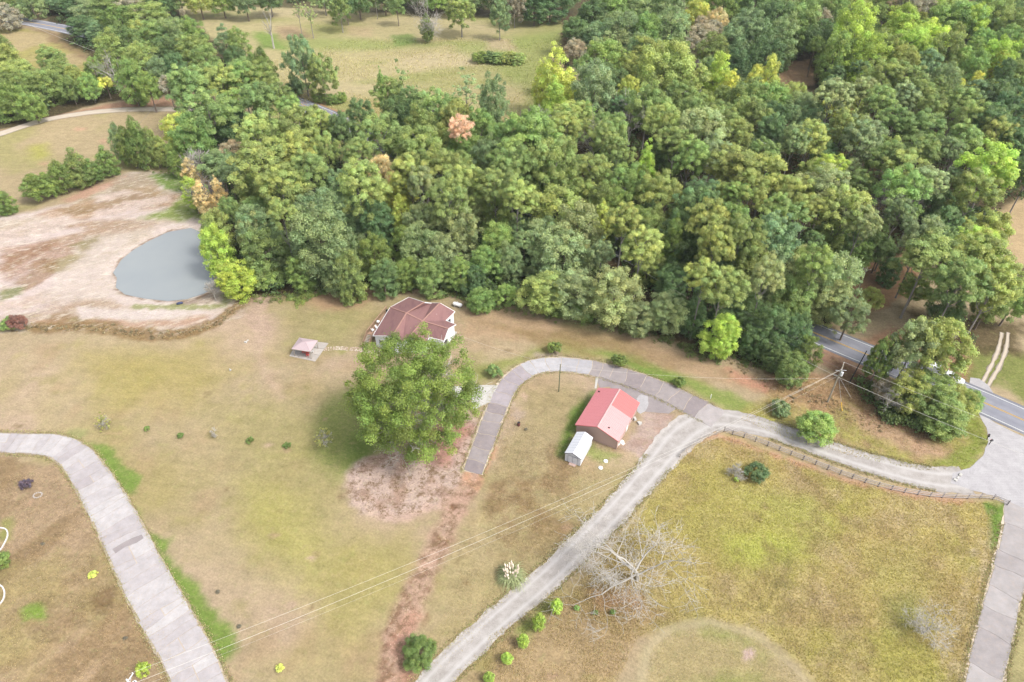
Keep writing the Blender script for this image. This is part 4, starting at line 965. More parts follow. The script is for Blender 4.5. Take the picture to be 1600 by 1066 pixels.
# ------------------------------------------------------------------ poles and wires
def pole(base, h, mat, label, arm=None, armdir=0, r=.16, gear=False, name='utility_pole', lean=(0,0), group=None):
    t = empty(name, base, 0, label, 'utility pole', group)
    MB().tube([(0,0,-.2),(lean[0]*.5,lean[1]*.5,h*.5),(lean[0],lean[1],h)], [r,r*.85,r*.7], 8).build('post', mat, t)
    if arm:
        c, s_ = math.cos(armdir), math.sin(armdir); z = h-.5
        a_ = MB().bar((-arm*c,-arm*s_,z), (arm*c,arm*s_,z), .10, .13).build('crossarm', M['polewood'] if mat != M['metal'] else M['metal'], t)
        for k in (-.92,0,.92):
            MB().cyl(arm*k*c, arm*k*s_, z+.06, z+.34, .065, 8, .04).build('insulator', M['trim'], a_)
        for k in (-1, 1): MB().bar((arm*.6*k*c,arm*.6*k*s_,z), (0,0,z-.8), .04).build('brace', M['metal'], a_)
    if gear:
        c, s_ = math.cos(gear[1]), math.sin(gear[1]); z = h-2.6
        tr_ = MB().tube([(.45*c,.45*s_,z),(.45*c,.45*s_,z+.05),(.45*c,.45*s_,z+.95),(.45*c,.45*s_,z+1.02)], [.2,.28,.28,.12], 14).build('transformer', gear[0], t)
        MB().cyl(.45*c+.1, .45*s_, z+1.0, z+1.3, .05, 8).build('bushing', M['rubber'], tr_)
    return t
B1 = ag(1293,628); p1 = pole(B1, 10.6, M['polewood'], 'wooden utility pole with crossarm and transformer beside the highway', 1.25, math.radians(60), gear=(M['metal'],-1.2), r=.19)
for z, a in ((8.7,2.9),(7.4,2.9),(9.0,-.2)):
    MB().tube([(0,0,z),(.5*math.cos(a),.5*math.sin(a),z+.25),(1.0*math.cos(a),1.0*math.sin(a),z+.2)], .05, 6).build('bracket', M['metal'], p1)
B2 = Vector(at(240,1112)); p2 = pole(B2, 10.6, M['metal'], 'grey utility pole with a white transformer at the bottom left corner', 1.1, math.radians(75), gear=(M['trim'],.9), r=.17)
B3 = ag(873,612); p3 = pole(B3, 8.0, M['polegreen'], 'slim dark green pole standing inside the bend of the old drive', r=.11)
B4 = ag(1327,598); p4 = pole(B4, 8.2, M['rubber'], 'dark leaning bare pole just behind the main utility pole', r=.13, lean=(1.5,1.2))
B5 = ag(1334,470); p5 = pole(B5, 10.0, M['greywood'], 'weathered utility pole in the tan opening across the highway', .95, math.radians(-20), r=.16)
B6 = Vector((-196,338,0)); p6 = pole(ag(279,158), 9.5, M['metal'], 'pale far pole poking out between trees near the dirt track', .8, 1.2, r=.14); B6 = Vector(p6.location)
B7 = Vector((22,148,0)); B8 = Vector((118,66,0))
pole(Vector((20,154,0)), 11, M['polewood'], 'utility pole mostly hidden in the wood by the highway', 1.2, math.radians(60)); B7 = Vector((20,154,0))
def wire(a, b, sag, r=.022, mat='wire', label='', name='power_line', n=22, group='overhead lines'):
    a = Vector(a); b = Vector(b); pts = [a.lerp(b, i/n)-Vector((0,0,sag*4*(i/n)*(1-i/n))) for i in range(n+1)]
    o = MB().tube([p-a for p in pts], r, 4).build(name, M[mat]); o.location = a; tag(o, label, 'power line', group)
up = lambda B, z, dx=0, dy=0: Vector((B.x+dx, B.y+dy, B.z+z))
wire(up(B1,10.2,-.5,-.8), up(B2,10.2,-.2,.9), 3.0, .015, 'wire', 'upper of the two long wires crossing the big lawn diagonally')
wire(up(B1,9.3), up(B2,9.0), 3.2, .019, 'wire', 'lower thicker wire of the pair crossing the big lawn')
wire(up(B1,7.6), up(B2,7.6), 3.4, .009, 'wire', 'thin faint wire just below the pair over the big lawn')
wire(up(B7,7.0), up(B1,7.2), 1.2, .028, 'wire', 'thick pale cable from the wood edge to the main utility pole')
wire(up(B1,7.2), up(B8,7.0), 1.3, .028, 'wire', 'thick pale cable from the main pole over the mailboxes')
wire(up(B7,10.8,.6,.9), up(B1,10.4,.6,1.0), 1.2, .02, 'wiredark', 'thin upper wire reaching the main pole from the wood')
wire(up(B7,9.6), up(B1,9.4), 1.2, .02, 'wiredark', 'thin middle wire reaching the main pole from the wood')
wire(up(B1,10.4,.6,1.0), up(B8,10.6,.6,1.0), 1.2, .022, 'wire', 'thin upper wire from the main pole across the roadside tree')
wire(up(B3,7.6), up(B1,7.0), 1.6, .016, 'wire', 'faint cable from the slim green pole to the main pole')
wire(up(B3,7.6), Vector((-15.0,119.2,4.8)), .9, .016, 'wire', 'faint cable from the slim green pole to the house gable')
wire(up(B6,9.0), Vector((-250,350,12)), 2.0, .04, 'wire', 'pale wire slanting along the far tree line at top left')
wire(up(B6,8.5), Vector((-125,205,9)), 2.0, .035, 'wiredark', 'thin wire in front of the upper left trees')
# guy wires with yellow guard
for q, (a, lb, lbg) in enumerate((((1316,643),'long guy wire of the main utility pole','yellow plastic guard on the guy wire of the utility pole'),((1330,622),'short guy wire behind the main utility pole',None))):
    e = ag(*a); o = MB().tube([Vector((0,0,0)), up(B1,7.5)-e], .02, 4).build('guy_wire', M['metal']); o.location = e; tag(o, lb, 'guy wire')
    if lbg:
        d = (up(B1,7.5)-e).normalized(); MB().tube([Vector((0,0,0))+d*.1, d*2.2], .06, 6).build('guard', M['yellow'], o)
# mailboxes
for (u, v), rz, lb in (((1545,692),.5,'black mailbox nearer the gravel drive, silver top'),((1541,684),.9,'black mailbox nearer the highway edge')):
    t = empty('mailbox', ag(u, v+3), rz, lb, 'mailbox', 'mailboxes at the drive mouth'); MB().box(-.06,.06,-.06,.06,0,1.05).build('post', M['black'], t)
    b_ = MB().tube([(-.32,0,1.22),(.32,0,1.22)], .2, 10).build('box', M['black'], t); MB().box(.31,.34,-.15,.15,1.08,1.34).build('flap', M['metal'], b_); MB().box(-.1,.1,.2,.22,1.25,1.45).build('flag', M['chairred'], b_)
# marker post on the verge, logs
p = ag(1110,623); t = MB().box(-.05,.05,-.05,.05,0,1.3).build('marker_post', M['trim']); t.location = p; tag(t, 'thin white marker post on the verge above the old drive', 'post')

# ------------------------------------------------------------------ white pickup on the highway
def pickup(loc, rz, label, sc=1.0):
    t = empty('pickup_truck', loc, rz, label, 'truck'); t.scale = (sc,)*3
    def sect(mb, secs):
        n0 = len(mb.v)
        for x, hw_, z0, z1, tw in secs:
            mb.v += [(x,-hw_,z0),(x,hw_,z0),(x,hw_,z0+(z1-z0)*.65),(x,tw,z1),(x,-tw,z1),(x,-hw_,z0+(z1-z0)*.65)]
        for i in range(len(secs)-1):
            for k in range(6):
                j = (k+1) % 6; mb.f.append((n0+i*6+k, n0+i*6+j, n0+(i+1)*6+j, n0+(i+1)*6+k))
        mb.f.append(tuple(n0+k for k in reversed(range(6)))); mb.f.append(tuple(n0+(len(secs)-1)*6+k for k in range(6))); return mb
    sect(MB(), [(-2.85,.92,.5,1.02,.9),(-2.8,.96,.42,1.08,.93),(-.9,.97,.42,1.08,.94),(1.2,.97,.42,1.08,.92),(2.3,.95,.42,1.02,.85),(2.75,.88,.45,.92,.75)]).build('body', M['carw'], t, bevel=0)
    cab = sect(MB(), [(-.95,.86,1.04,1.5,.78),(-.7,.86,1.04,1.82,.7),(.5,.86,1.04,1.84,.7),(1.25,.86,1.04,1.14,.8)]).build('cab', M['carw'], t)
    MB().hexa([(.60,-.66,1.80),(1.28,-.76,1.14),(1.30,.76,1.14),(.62,.66,1.80)], [(.63,-.66,1.83),(1.33,-.76,1.17),(1.33,.76,1.17),(.63,.66,1.83)]).build('windscreen', M['glass'], cab)
    MB().hexa([(-.99,-.74,1.16),(-.80,-.66,1.74),(-.80,.66,1.74),(-.99,.74,1.16)], [(-1.02,-.74,1.16),(-.83,-.66,1.76),(-.83,.66,1.76),(-1.02,.74,1.16)]).build('rear_window', M['glass'], cab)
    for s in (-1, 1):
        MB().hexa([(-.72,s*.86,1.2),(.95,s*.86,1.2),(.5,s*.76,1.68),(-.62,s*.76,1.68)], [(-.72,s*.885,1.2),(.95,s*.885,1.2),(.5,s*.785,1.68),(-.62,s*.785,1.68)]).build('side_window', M['glass'], cab)
        MB().box(.95,1.15,s*.98-.08,s*.98+.08,1.1,1.28).build('mirror', M['cardark'], t)
        MB().box(2.66,2.78,s*.62-.16,s*.62+.16,.7,.86).build('headlight', M['trim'], t); MB().box(-2.88,-2.8,s*.8-.1,s*.8+.1,.6,.95).build('tail_light', M['chairred'], t)
        for x in (-1.85, 1.75):
            w_ = MB().tube([(x,s*.98,.38),(x,s*.72,.38)], .38, 14).build('wheel', M['rubber'], t); MB().tube([(x,s*1.0,.38),(x,s*.96,.38)], .2, 10).build('rim', M['metal'], w_)
    MB().box(-2.7,-1.05,-.78,.78,1.04,1.10).build('bed_floor', M['cardark'], t)
    for y in (-.86,.86): MB().box(-2.8,-.95,y-.08,y+.08,1.06,1.2).build('bed_side', M['carw'], t)
    MB().box(2.72,2.86,-.86,.86,.45,.62).build('bumper', M['metal'], t); MB().box(2.70,2.80,-.45,.45,.62,.86).build('grille', M['cardark'], t)
    return t
d_ = (at(1560,640)-at(1400,575)); an = math.atan2(d_.y, d_.x)
tp = ag(1480,594); pickup((tp.x,tp.y,.08), an, 'white pickup truck on the highway half hidden by the roadside tree', 1.08)
# white box trailer behind it
tp2 = ag(1452,581); t = empty('box_trailer', (tp2.x,tp2.y,.08), an, 'white box trailer on the highway behind the pickup truck', 'trailer')
MB().box(-1.8,1.5,-1.0,1.0,.5,2.3).build('box', M['carw'], t, bevel=.06); MB().bar((1.5,0,.5),(2.7,0,.5),.1).build('drawbar', M['metal'], t)
for s in (-1,1):
    w_ = MB().tube([(-.3,s*1.05,.33),(-.3,s*.85,.33)], .33, 12).build('wheel', M['rubber'], t); MB().tube([(-.3,s*1.07,.33),(-.3,s*1.03,.33)], .16, 8).build('rim', M['metal'], w_)
# ------------------------------------------------------------------ far buildings glimpsed in the woods
def far_house(u, v, rz, L_, W_, h, label, roofm, extra=None):
    p = ag(u, v); t = empty('house', p, rz, label, 'house')
    MB().box(-L_/2,L_/2,-W_/2,W_/2,0,h).face([(-L_/2,-W_/2,h),(-L_/2,W_/2,h),(-L_/2,0,h+1.4)]).face([(L_/2,-W_/2,h),(L_/2,W_/2,h),(L_/2,0,h+1.4)]).build('wall', M['siding2'], t)
    rf = MB(); 
    for s in (-1,1):
        b = [(-L_/2-.4,0,h+1.45),(L_/2+.4,0,h+1.45),(L_/2+.4,s*(W_/2+.4),h-.1),(-L_/2-.4,s*(W_/2+.4),h-.1)]; rf.hexa(b, [(x,y,z+.12) for x,y,z in b])
    rf.build('roof', roofm, t)
    for k in range(3):
        x = -L_/2+L_*(k+.5)/3; f = MB().box(x-.55,x+.55,-W_/2-.05,-W_/2+.02,1.0,2.1).build('window', M['trim'], t); MB().box(x-.45,x+.45,-W_/2-.08,-W_/2-.04,1.1,2.0).build('pane', M['glass'], f)
    return t
far_house(1078,150,.3,9,6,2.8,'pale house glimpsed through the far woods near the tan clearing', M['siding2'])
far_house(1150,172,-.5,8,5,2.6,'small white outbuilding just below the yellow trees in the far wood', M['siding2'])
far_house(1192,232,.5,10,5,2.7,'white trailer home showing between dark trunks in the wood', M['siding2'])
tq = ag(1186,222); t = MB().hexa([(-1.4,-1,0),(1.4,-1,0),(1.4,1,0),(-1.4,1,0)], [(-1,-.6,1.1),(1.1,-.5,1.2),(1,.7,1.0),(-1.2,.6,.9)]).build('tarp_heap', M['tarp'], bevel=.1); t.location = tq; tag(t, 'turquoise tarp heap beside the trailer home in the wood', 'tarp')
p = ag(1140,146)
t = empty('parked_car', p, .1, 'dark grey car parked on the tan clearing in the far wood', 'car')
MB().box(-2.1,2.1,-.9,.9,.35,.85).build('body', M['cardark'], t, bevel=.1); MB().hexa([(-1.3,-.8,.85),(1.0,-.8,.85),(1.0,.8,.85),(-1.3,.8,.85)], [(-.9,-.65,1.4),(.5,-.65,1.4),(.5,.65,1.4),(-.9,.65,1.4)]).build('cabin', M['metal'], t)
for x in (-1.3,1.3):
    for s in (-1,1): MB().tube([(x,s*.92,.32),(x,s*.7,.32)], .32, 10).build('wheel', M['rubber'], t)
# ------------------------------------------------------------------ garden beds at the left edge
for pts, lb, (bu, bv) in ((((-20,826),(2,826),(11,829),(13,838),(8,850),(0,862),(-20,880)), 'upper white-curbed garden bed at the left edge of the lawn', (0,845)), (((-20,915),(0,915),(7,922),(8,932),(2,944),(-20,955)), 'lower white-curbed garden bed at the left edge of the lawn', (0,932))):
    org = at(bu, bv); t = empty('garden_bed', org, 0, lb, 'garden bed', 'curbed beds at the left edge')
    P = [at(*q) for q in pts]; sp = spline([Vector((q.x,q.y,0)) for q in P], .5)
    for i in range(len(sp)-1):
        a = sp[i]-org; b = sp[i+1]-org; a.z = b.z = gz(sp[i].x, sp[i].y)+.07; d = (b-a)*.03; MB().bar(a+d, b-d, .2, .2).build('curb_stone', M['curb'], t)
    mb = MB(); c = sum(sp, Vector())/len(sp)-org; c.z = .12
    for i in range(len(sp)-1): mb.face([sp[i]-org+Vector((0,0,.06)), sp[i+1]-org+Vector((0,0,.06)), c])
    mb.build('mulch', M['mulch'], t)
p = ag(59,774); t = empty('tree_ring', p, 0, 'small ring of pale stones below the purple-leaved shrub', 'stone ring')
for k in range(14):
    a = 2*PI*k/14; o = bpy.data.objects.new('stone', me_s[k % 4]); col.objects.link(o); o.parent = t; o.location = (.75*math.cos(a),.6*math.sin(a),.03); o.scale = (.17,.14,1.5); o.rotation_euler.z = a; o.color = (*alb((214,204,196)),1)
o = MB().tube([at(u,v)-at(16,970)+Vector((0,0,.04)) for u, v in ((-30,974),(-10,977),(5,975),(18,971),(32,967))], .07, 6).build('garden_hose', M['blue']); o.location = at(16,970); tag(o, 'light blue garden hose at the left edge of the lawn', 'hose')
# ------------------------------------------------------------------ foliage and branches
RS = np.random.RandomState(11)
def unit(n): 
    v = RS.normal(size=(n, 3)); return v/np.linalg.norm(v, axis=1)[:, None]
def leaves(clumps, n, size, up=.35, rnd=.75, shell=.55, flat=.8, name='crown', mat=None, tone=(.72,1.25), wild=None):
    "clumps (k,4): centre and radius, optional tone per clump; small quads spread over every clump"
    C = np.array([c[:3] for c in clumps]); R = np.array([c[3] for c in clumps])
    ct = np.array([c[4] if len(c) > 4 else RS.uniform(*tone) for c in clumps])
    hue = np.array([c[5] if len(c) > 5 else RS.uniform(-.5, .5) for c in clumps])
    w = R**2; w = w/w.sum(); k = RS.choice(len(C), n, p=w)
    d = unit(n); d[:, 2] = np.where(d[:, 2] < -.35, -d[:, 2], d[:, 2])
    rr = R[k]*(shell+(1-shell)*RS.rand(n)**.6)*(1+RS.normal(0, .08, n))
    P = C[k]+d*rr[:, None]*np.array([1, 1, flat])+RS.normal(0, 1, (n, 3))*(R[k]*.13)[:, None]
    st_ = RS.rand(n) < .09; P[st_] += RS.normal(0, .55, (int(st_.sum()), 3))*R[k][st_][:, None]*.8
    nr = d+np.array([0, 0, up])+unit(n)*rnd; nr /= np.linalg.norm(nr, axis=1)[:, None]
    a = np.cross(nr, unit(n)); a /= np.linalg.norm(a, axis=1)[:, None]+1e-9; b = np.cross(nr, a)
    s = size*RS.uniform(.6, 1.35, n)[:, None]; q = RS.uniform(.5, 1.0, n)[:, None]
    a = a*s*.5; b = b*s*.5*q
    V = np.stack([P-a-b*.4, P+b*-1.0+a*.3, P+a+b*.3, P-a*.2+b], 1).reshape(-1, 3)
    F = np.arange(4*n).reshape(n, 4)
    t = ct[k]*RS.uniform(.82, 1.2, n); h = hue[k]*.16+RS.normal(0, .04, n)
    col_ = np.stack([t*(1+h), t, t*(1-h*.8)], 1).repeat(4, 0)
    return np_mesh(name, V, F, mat or M['leaf'], np.clip(col_, 0, 3))
def shell_clumps(R, H, n, rmin, rmax, zlo=-.5, top=1.0, prof=None, jit=.12, inner=.35):
    "clumps on the outside of a crown of radius R and half height H, a few inside"
    out = []; tries = 0
    while len(out) < n and tries < n*60:
        tries += 1; d = unit(1)[0]
        if d[2] < zlo: continue
        k = 1.0 if RS.rand() > inner*.5 else RS.uniform(.35, .8)
        rr = prof(d[2]) if prof else 1.0
        p = np.array([d[0]*R*rr, d[1]*R*rr, d[2]*H*top])*k*(1+RS.normal(0, jit)); r = rmin+(rmax-rmin)*RS.rand()**1.6
        if any(np.linalg.norm(p-np.array(o[:3])) < (r+o[3])*.52 for o in out): continue
        out.append((*p, r))
    return out
def pine_crown(i):
    lob = [(RS.uniform(0, 6.28), RS.uniform(.72, 1.15)) for _ in range(5)]
    cl = []
    base = shell_clumps(5.2, 4.6, 95, .62, 1.15, -.62, jit=.10, inner=.55)
    for c in base:
        a = math.atan2(c[1], c[0]); k = min(lob, key=lambda l: abs(((a-l[0]+PI) % (2*PI))-PI))[1]
        cl.append((c[0]*k, c[1]*k, c[2]+RS.normal(0, .3), c[3]))
    for _ in range(8):   # straggling lower boughs
        a = RS.uniform(0, 6.28); r = RS.uniform(2.5, 5.2); cl.append((r*math.cos(a), r*math.sin(a), RS.uniform(-5.2, -2.6), RS.uniform(.6, 1.1), .75))
    return leaves(cl, 21000, .30, .45, .6, .55, .8, 'crown', tone=(.70, 1.30))
def oak_crown(i, H=5.0, zlo=-.75, n=64):
    cl = []
    lob = [(RS.uniform(0, 6.28), RS.uniform(.78, 1.1)) for _ in range(6)]
    for c in shell_clumps(5.0, H, int(n*1.7), .70, 1.35, zlo, jit=.10, inner=.4):
        a = math.atan2(c[1], c[0]); k = min(lob, key=lambda l: abs(((a-l[0]+PI) % (2*PI))-PI))[1]
        cl.append((c[0]*k, c[1]*k, c[2], c[3]))
    return leaves(cl, int(20000*(H/5.0)**.7), .29, .3, .8, .5, .9, 'crown')
def tall_crown(i, H=8.0, cone=.55):
    return leaves(shell_clumps(3.4, H, 120, .7, 1.2, -.9, prof=lambda z: 1.12-cone*max(0, z)-.25*max(0, -z), jit=.09, inner=.3), 17000, .28, .3, .75, .5, .9, 'crown')
def cedar_crown(i):
    return leaves(shell_clumps(2.9, 5.2, 120, .6, 1.05, -.85, prof=lambda z: 1.25-1.0*max(0, z), jit=.06, inner=.8), 16000, .26, .5, .7, .55, .9, 'crown', tone=(.7, 1.3))
def bush_crown(i, H=1.9, zlo=-.3):
    return leaves(shell_clumps(2.1, H, 34, .42, .8, zlo, jit=.10, inner=.3), 4200, .30, .35, .8, .5, .9, 'crown', tone=(.65, 1.3))
def thin_crown(i):
    return leaves(shell_clumps(4.2, 6.2, 46, .45, .95, -.8, jit=.2, inner=.9), 3800, .34, .3, .9, .3, .8, 'crown')
CROWN = dict(P=[pine_crown(i) for i in range(8)], O=[oak_crown(i) for i in range(7)], E=[oak_crown(i, 7.6, -.92, 96) for i in range(5)],
             T=[tall_crown(i) for i in range(4)], C=[cedar_crown(i) for i in range(4)], S=[bush_crown(i) for i in range(4)], H=[thin_crown(i) for i in range(3)])
HALF = dict(P=(5.6, 4.8), O=(5.6, 5.4), E=(5.6, 8.0), T=(4.3, 8.6), C=(3.8, 5.4), S=(2.5, 2.2), H=(5.0, 6.8))
def branch_mesh(seed, height, spread, levels=5, trunk_r=.35, n0=7, twig=.02, start=.35, droop=0.0, sides=5, mat='palebark', wob=.12, up=.55, kids=(2,4), name='branches'):
    "bare branching as one tube mesh"
    r_ = random.Random(seed); mb = MB()
    def grow(p, d, L, r, lev):
        n = 3 if lev else 4; pts = [p]; q = p.copy(); dd = d.copy()
        for k in range(n):
            dd = (dd+Vector((r_.uniform(-1,1), r_.uniform(-1,1), r_.uniform(-1,1)))*wob*(1+lev*.5)+Vector((0,0,-droop*lev))).normalized(); q = q+dd*(L/n); pts.append(q.copy())
        rr = [max(twig, r*(1-.45*k/n)) for k in range(n+1)]; mb.tube(pts, rr, max(3, sides-lev))
        if lev >= levels: return
        m = r_.randint(*kids)+(1 if lev == 0 else 0)*n0//2
        for k in range(m):
            t = r_.uniform(start if lev == 0 else .3, 1.0); i = min(n-1, int(t*n)); a = pts[i].lerp(pts[i+1], t*n-i)
            az = r_.uniform(0, 2*PI); side = Vector((math.cos(az), math.sin(az), 0)); side = (side-dd*side.dot(dd)).normalized()
            nd = (dd*r_.uniform(.35, .9)+side*r_.uniform(.6, 1.1)*spread+Vector((0,0,up*.3))).normalized()
            grow(a, nd, L*r_.uniform(.52, .78), max(twig, rr[i]*r_.uniform(.45, .65)), lev+1)
        grow(pts[-1], (dd+Vector((r_.uniform(-.3,.3), r_.uniform(-.3,.3), .1))).normalized(), L*.7, rr[-1]*.9, lev+1)
    grow(Vector((0,0,0)), Vector((r_.uniform(-.05,.05), r_.uniform(-.05,.05), 1)).normalized(), height*.42, trunk_r, 0)
    return mb.mesh(name, M[mat])
def trunk_mesh(seed, limbs=6, mat='bark', lean=.06, lo=.5):
    "unit tapered trunk (height 1 with limbs fanning into the crown); scaled per tree"
    r_ = random.Random(seed); mb = MB(); a = r_.uniform(0, 6); L = lean
    pts = [Vector((L*math.cos(a)*t*t*8, L*math.sin(a)*t*t*8, t*10)) for t in (-.02, .0, .03, .3, .6, .85, 1.0)]
    mb.tube(pts, [.5, .42, .3, .25, .19, .13, .05], 7)
    for k in range(limbs):
        t = r_.uniform(lo, .95); z = t*10; b = Vector((L*math.cos(a)*t*t*8, L*math.sin(a)*t*t*8, z)); an = k*2.4+r_.uniform(-.4, .4); l = r_.uniform(2.0, 3.8)*(1.25-t*.5)
        e1 = b+Vector((math.cos(an)*l*.55, math.sin(an)*l*.55, l*.28)); e2 = b+Vector((math.cos(an+.2)*l, math.sin(an+.2)*l, l*.75))
        mb.tube([b, e1, e2], [.12*(1.3-t), .08, .03], 5)
    return mb.mesh('trunk', M[mat])
TRUNK = [trunk_mesh(i, 7, 'bark') for i in range(3)]+[trunk_mesh(9+i, 8, 'greybark', .1) for i in range(2)]
PTRUNK = [trunk_mesh(20+i, 9, 'greybark', .05, .45) for i in range(3)]
PAL = dict(g=(.155,.205,.068), y=(.205,.240,.075), p=(.205,.245,.115), b=(.150,.205,.095), d=(.090,.140,.055), l=(.270,.345,.070), Y=(.38,.40,.10), o=(.44,.34,.18), k=(.52,.37,.29),
           n=(.24,.21,.15), r=(.13,.065,.05), u=(.10,.07,.09), w=(.50,.49,.44), m=(.165,.235,.070), v=(.125,.175,.048))
LEAFK = 1.62
CNAME = dict(g='mid-green', y='olive-green', p='pale grey-green', b='blue-green', d='dark green', l='bright lime-green', Y='yellow', o='orange', k='pinkish-brown', n='grey-brown', r='dark red', u='purple', w='whitish', m='fresh green', v='deep green')
KNAME = dict(P=('pine_tree','pine','round-crowned pine'), O=('broadleaf_tree','tree','broadleaf tree'), E=('broadleaf_tree','tree','tall full-skirted broadleaf tree'), T=('poplar_tree','tree','narrow upright tree'), C=('cedar_tree','tree','conical cedar'), S=('shrub','shrub','shrub'), H=('sparse_tree','tree','thin-leaved sparse tree'))
ZC = dict(P=17.5, O=13.0, E=9.5, T=11.0, C=5.0, S=1.6, H=12.0)
TREES = []
tcount = 0
def tree(u, v, w, kind, c, base=None, zc=None, label=None, stretch=1.0, name=None, cat=None, group=None, world=None, R=None, tint=None, pine=False):
    "a tree from the pixel of its crown centre and its width in photograph pixels, or from a world point"
    global tcount
    r_ = random.Random(tcount*13+5); tcount += 1
    hw_, hh_ = HALF[kind]
    if world is None:
        z = zc if zc is not None else ZC[kind]
        p = at(u, v, z); R = w*mpp(p)/2
        if zc is None and kind in 'OETPH':
            z = {'P': 17.5, 'O': max(R*1.0, min(14, R*1.8)), 'E': R*1.30, 'T': R*2.0+1, 'H': 10}[kind]; p = at(u, v, z); R = w*mpp(p)/2
        if kind in 'SC' and zc is None: z = R*HALF[kind][1]/HALF[kind][0]*.8; p = at(u, v, z)
    else: p = Vector(world); z = p.z
    s = R/hw_; g0 = gz(p.x, p.y)
    nm, ct, _ = KNAME['P' if pine else kind]
    if zc is not None and kind in 'OEPT' and world is None: stretch *= min(1.3, zc*1.02/(hh_*s))*(.82 if zc == 9.0 else 1)
    t = empty(name or nm, (p.x, p.y, g0), 0)
    t['label'] = label or ''; t['category'] = cat or ct
    if group: t['group'] = group
    sz = s*stretch
    bottom = z-hh_*sz*(.35 if kind == 'S' else 1)
    cr = link('crown', CROWN[kind][r_.randrange(len(CROWN[kind]))], t, (0, 0, z-g0))
    cr.scale = (s*r_.uniform(.86, 1.14), s*r_.uniform(.86, 1.14), sz*r_.uniform(.85, 1.2)); cr.rotation_euler.z = r_.uniform(0, 6.28)
    C_ = Vector(PAL[c])*LEAFK*r_.uniform(.86, 1.16); hs = r_.uniform(-.07, .07)
    if tint: C_ = C_*tint
    cr.color = (C_.x*(1+hs), C_.y, C_.z*(1-hs), 1)
    tk = link('trunk', (PTRUNK if kind in 'PH' else TRUNK)[r_.randrange(3)], t, (0, 0, 0))
    top = max(.4, (z-g0)+hh_*sz*.35); tk.scale = (s*(1.0 if kind in 'OE' else .85), s*(1.0 if kind in 'OE' else .85), top/10); tk.rotation_euler.z = r_.uniform(0, 6.28)
    TREES.append(dict(o=t, u=u, v=v, kind='P' if pine else kind, c=c, p=p, R=R, auto=label is None))
    return t

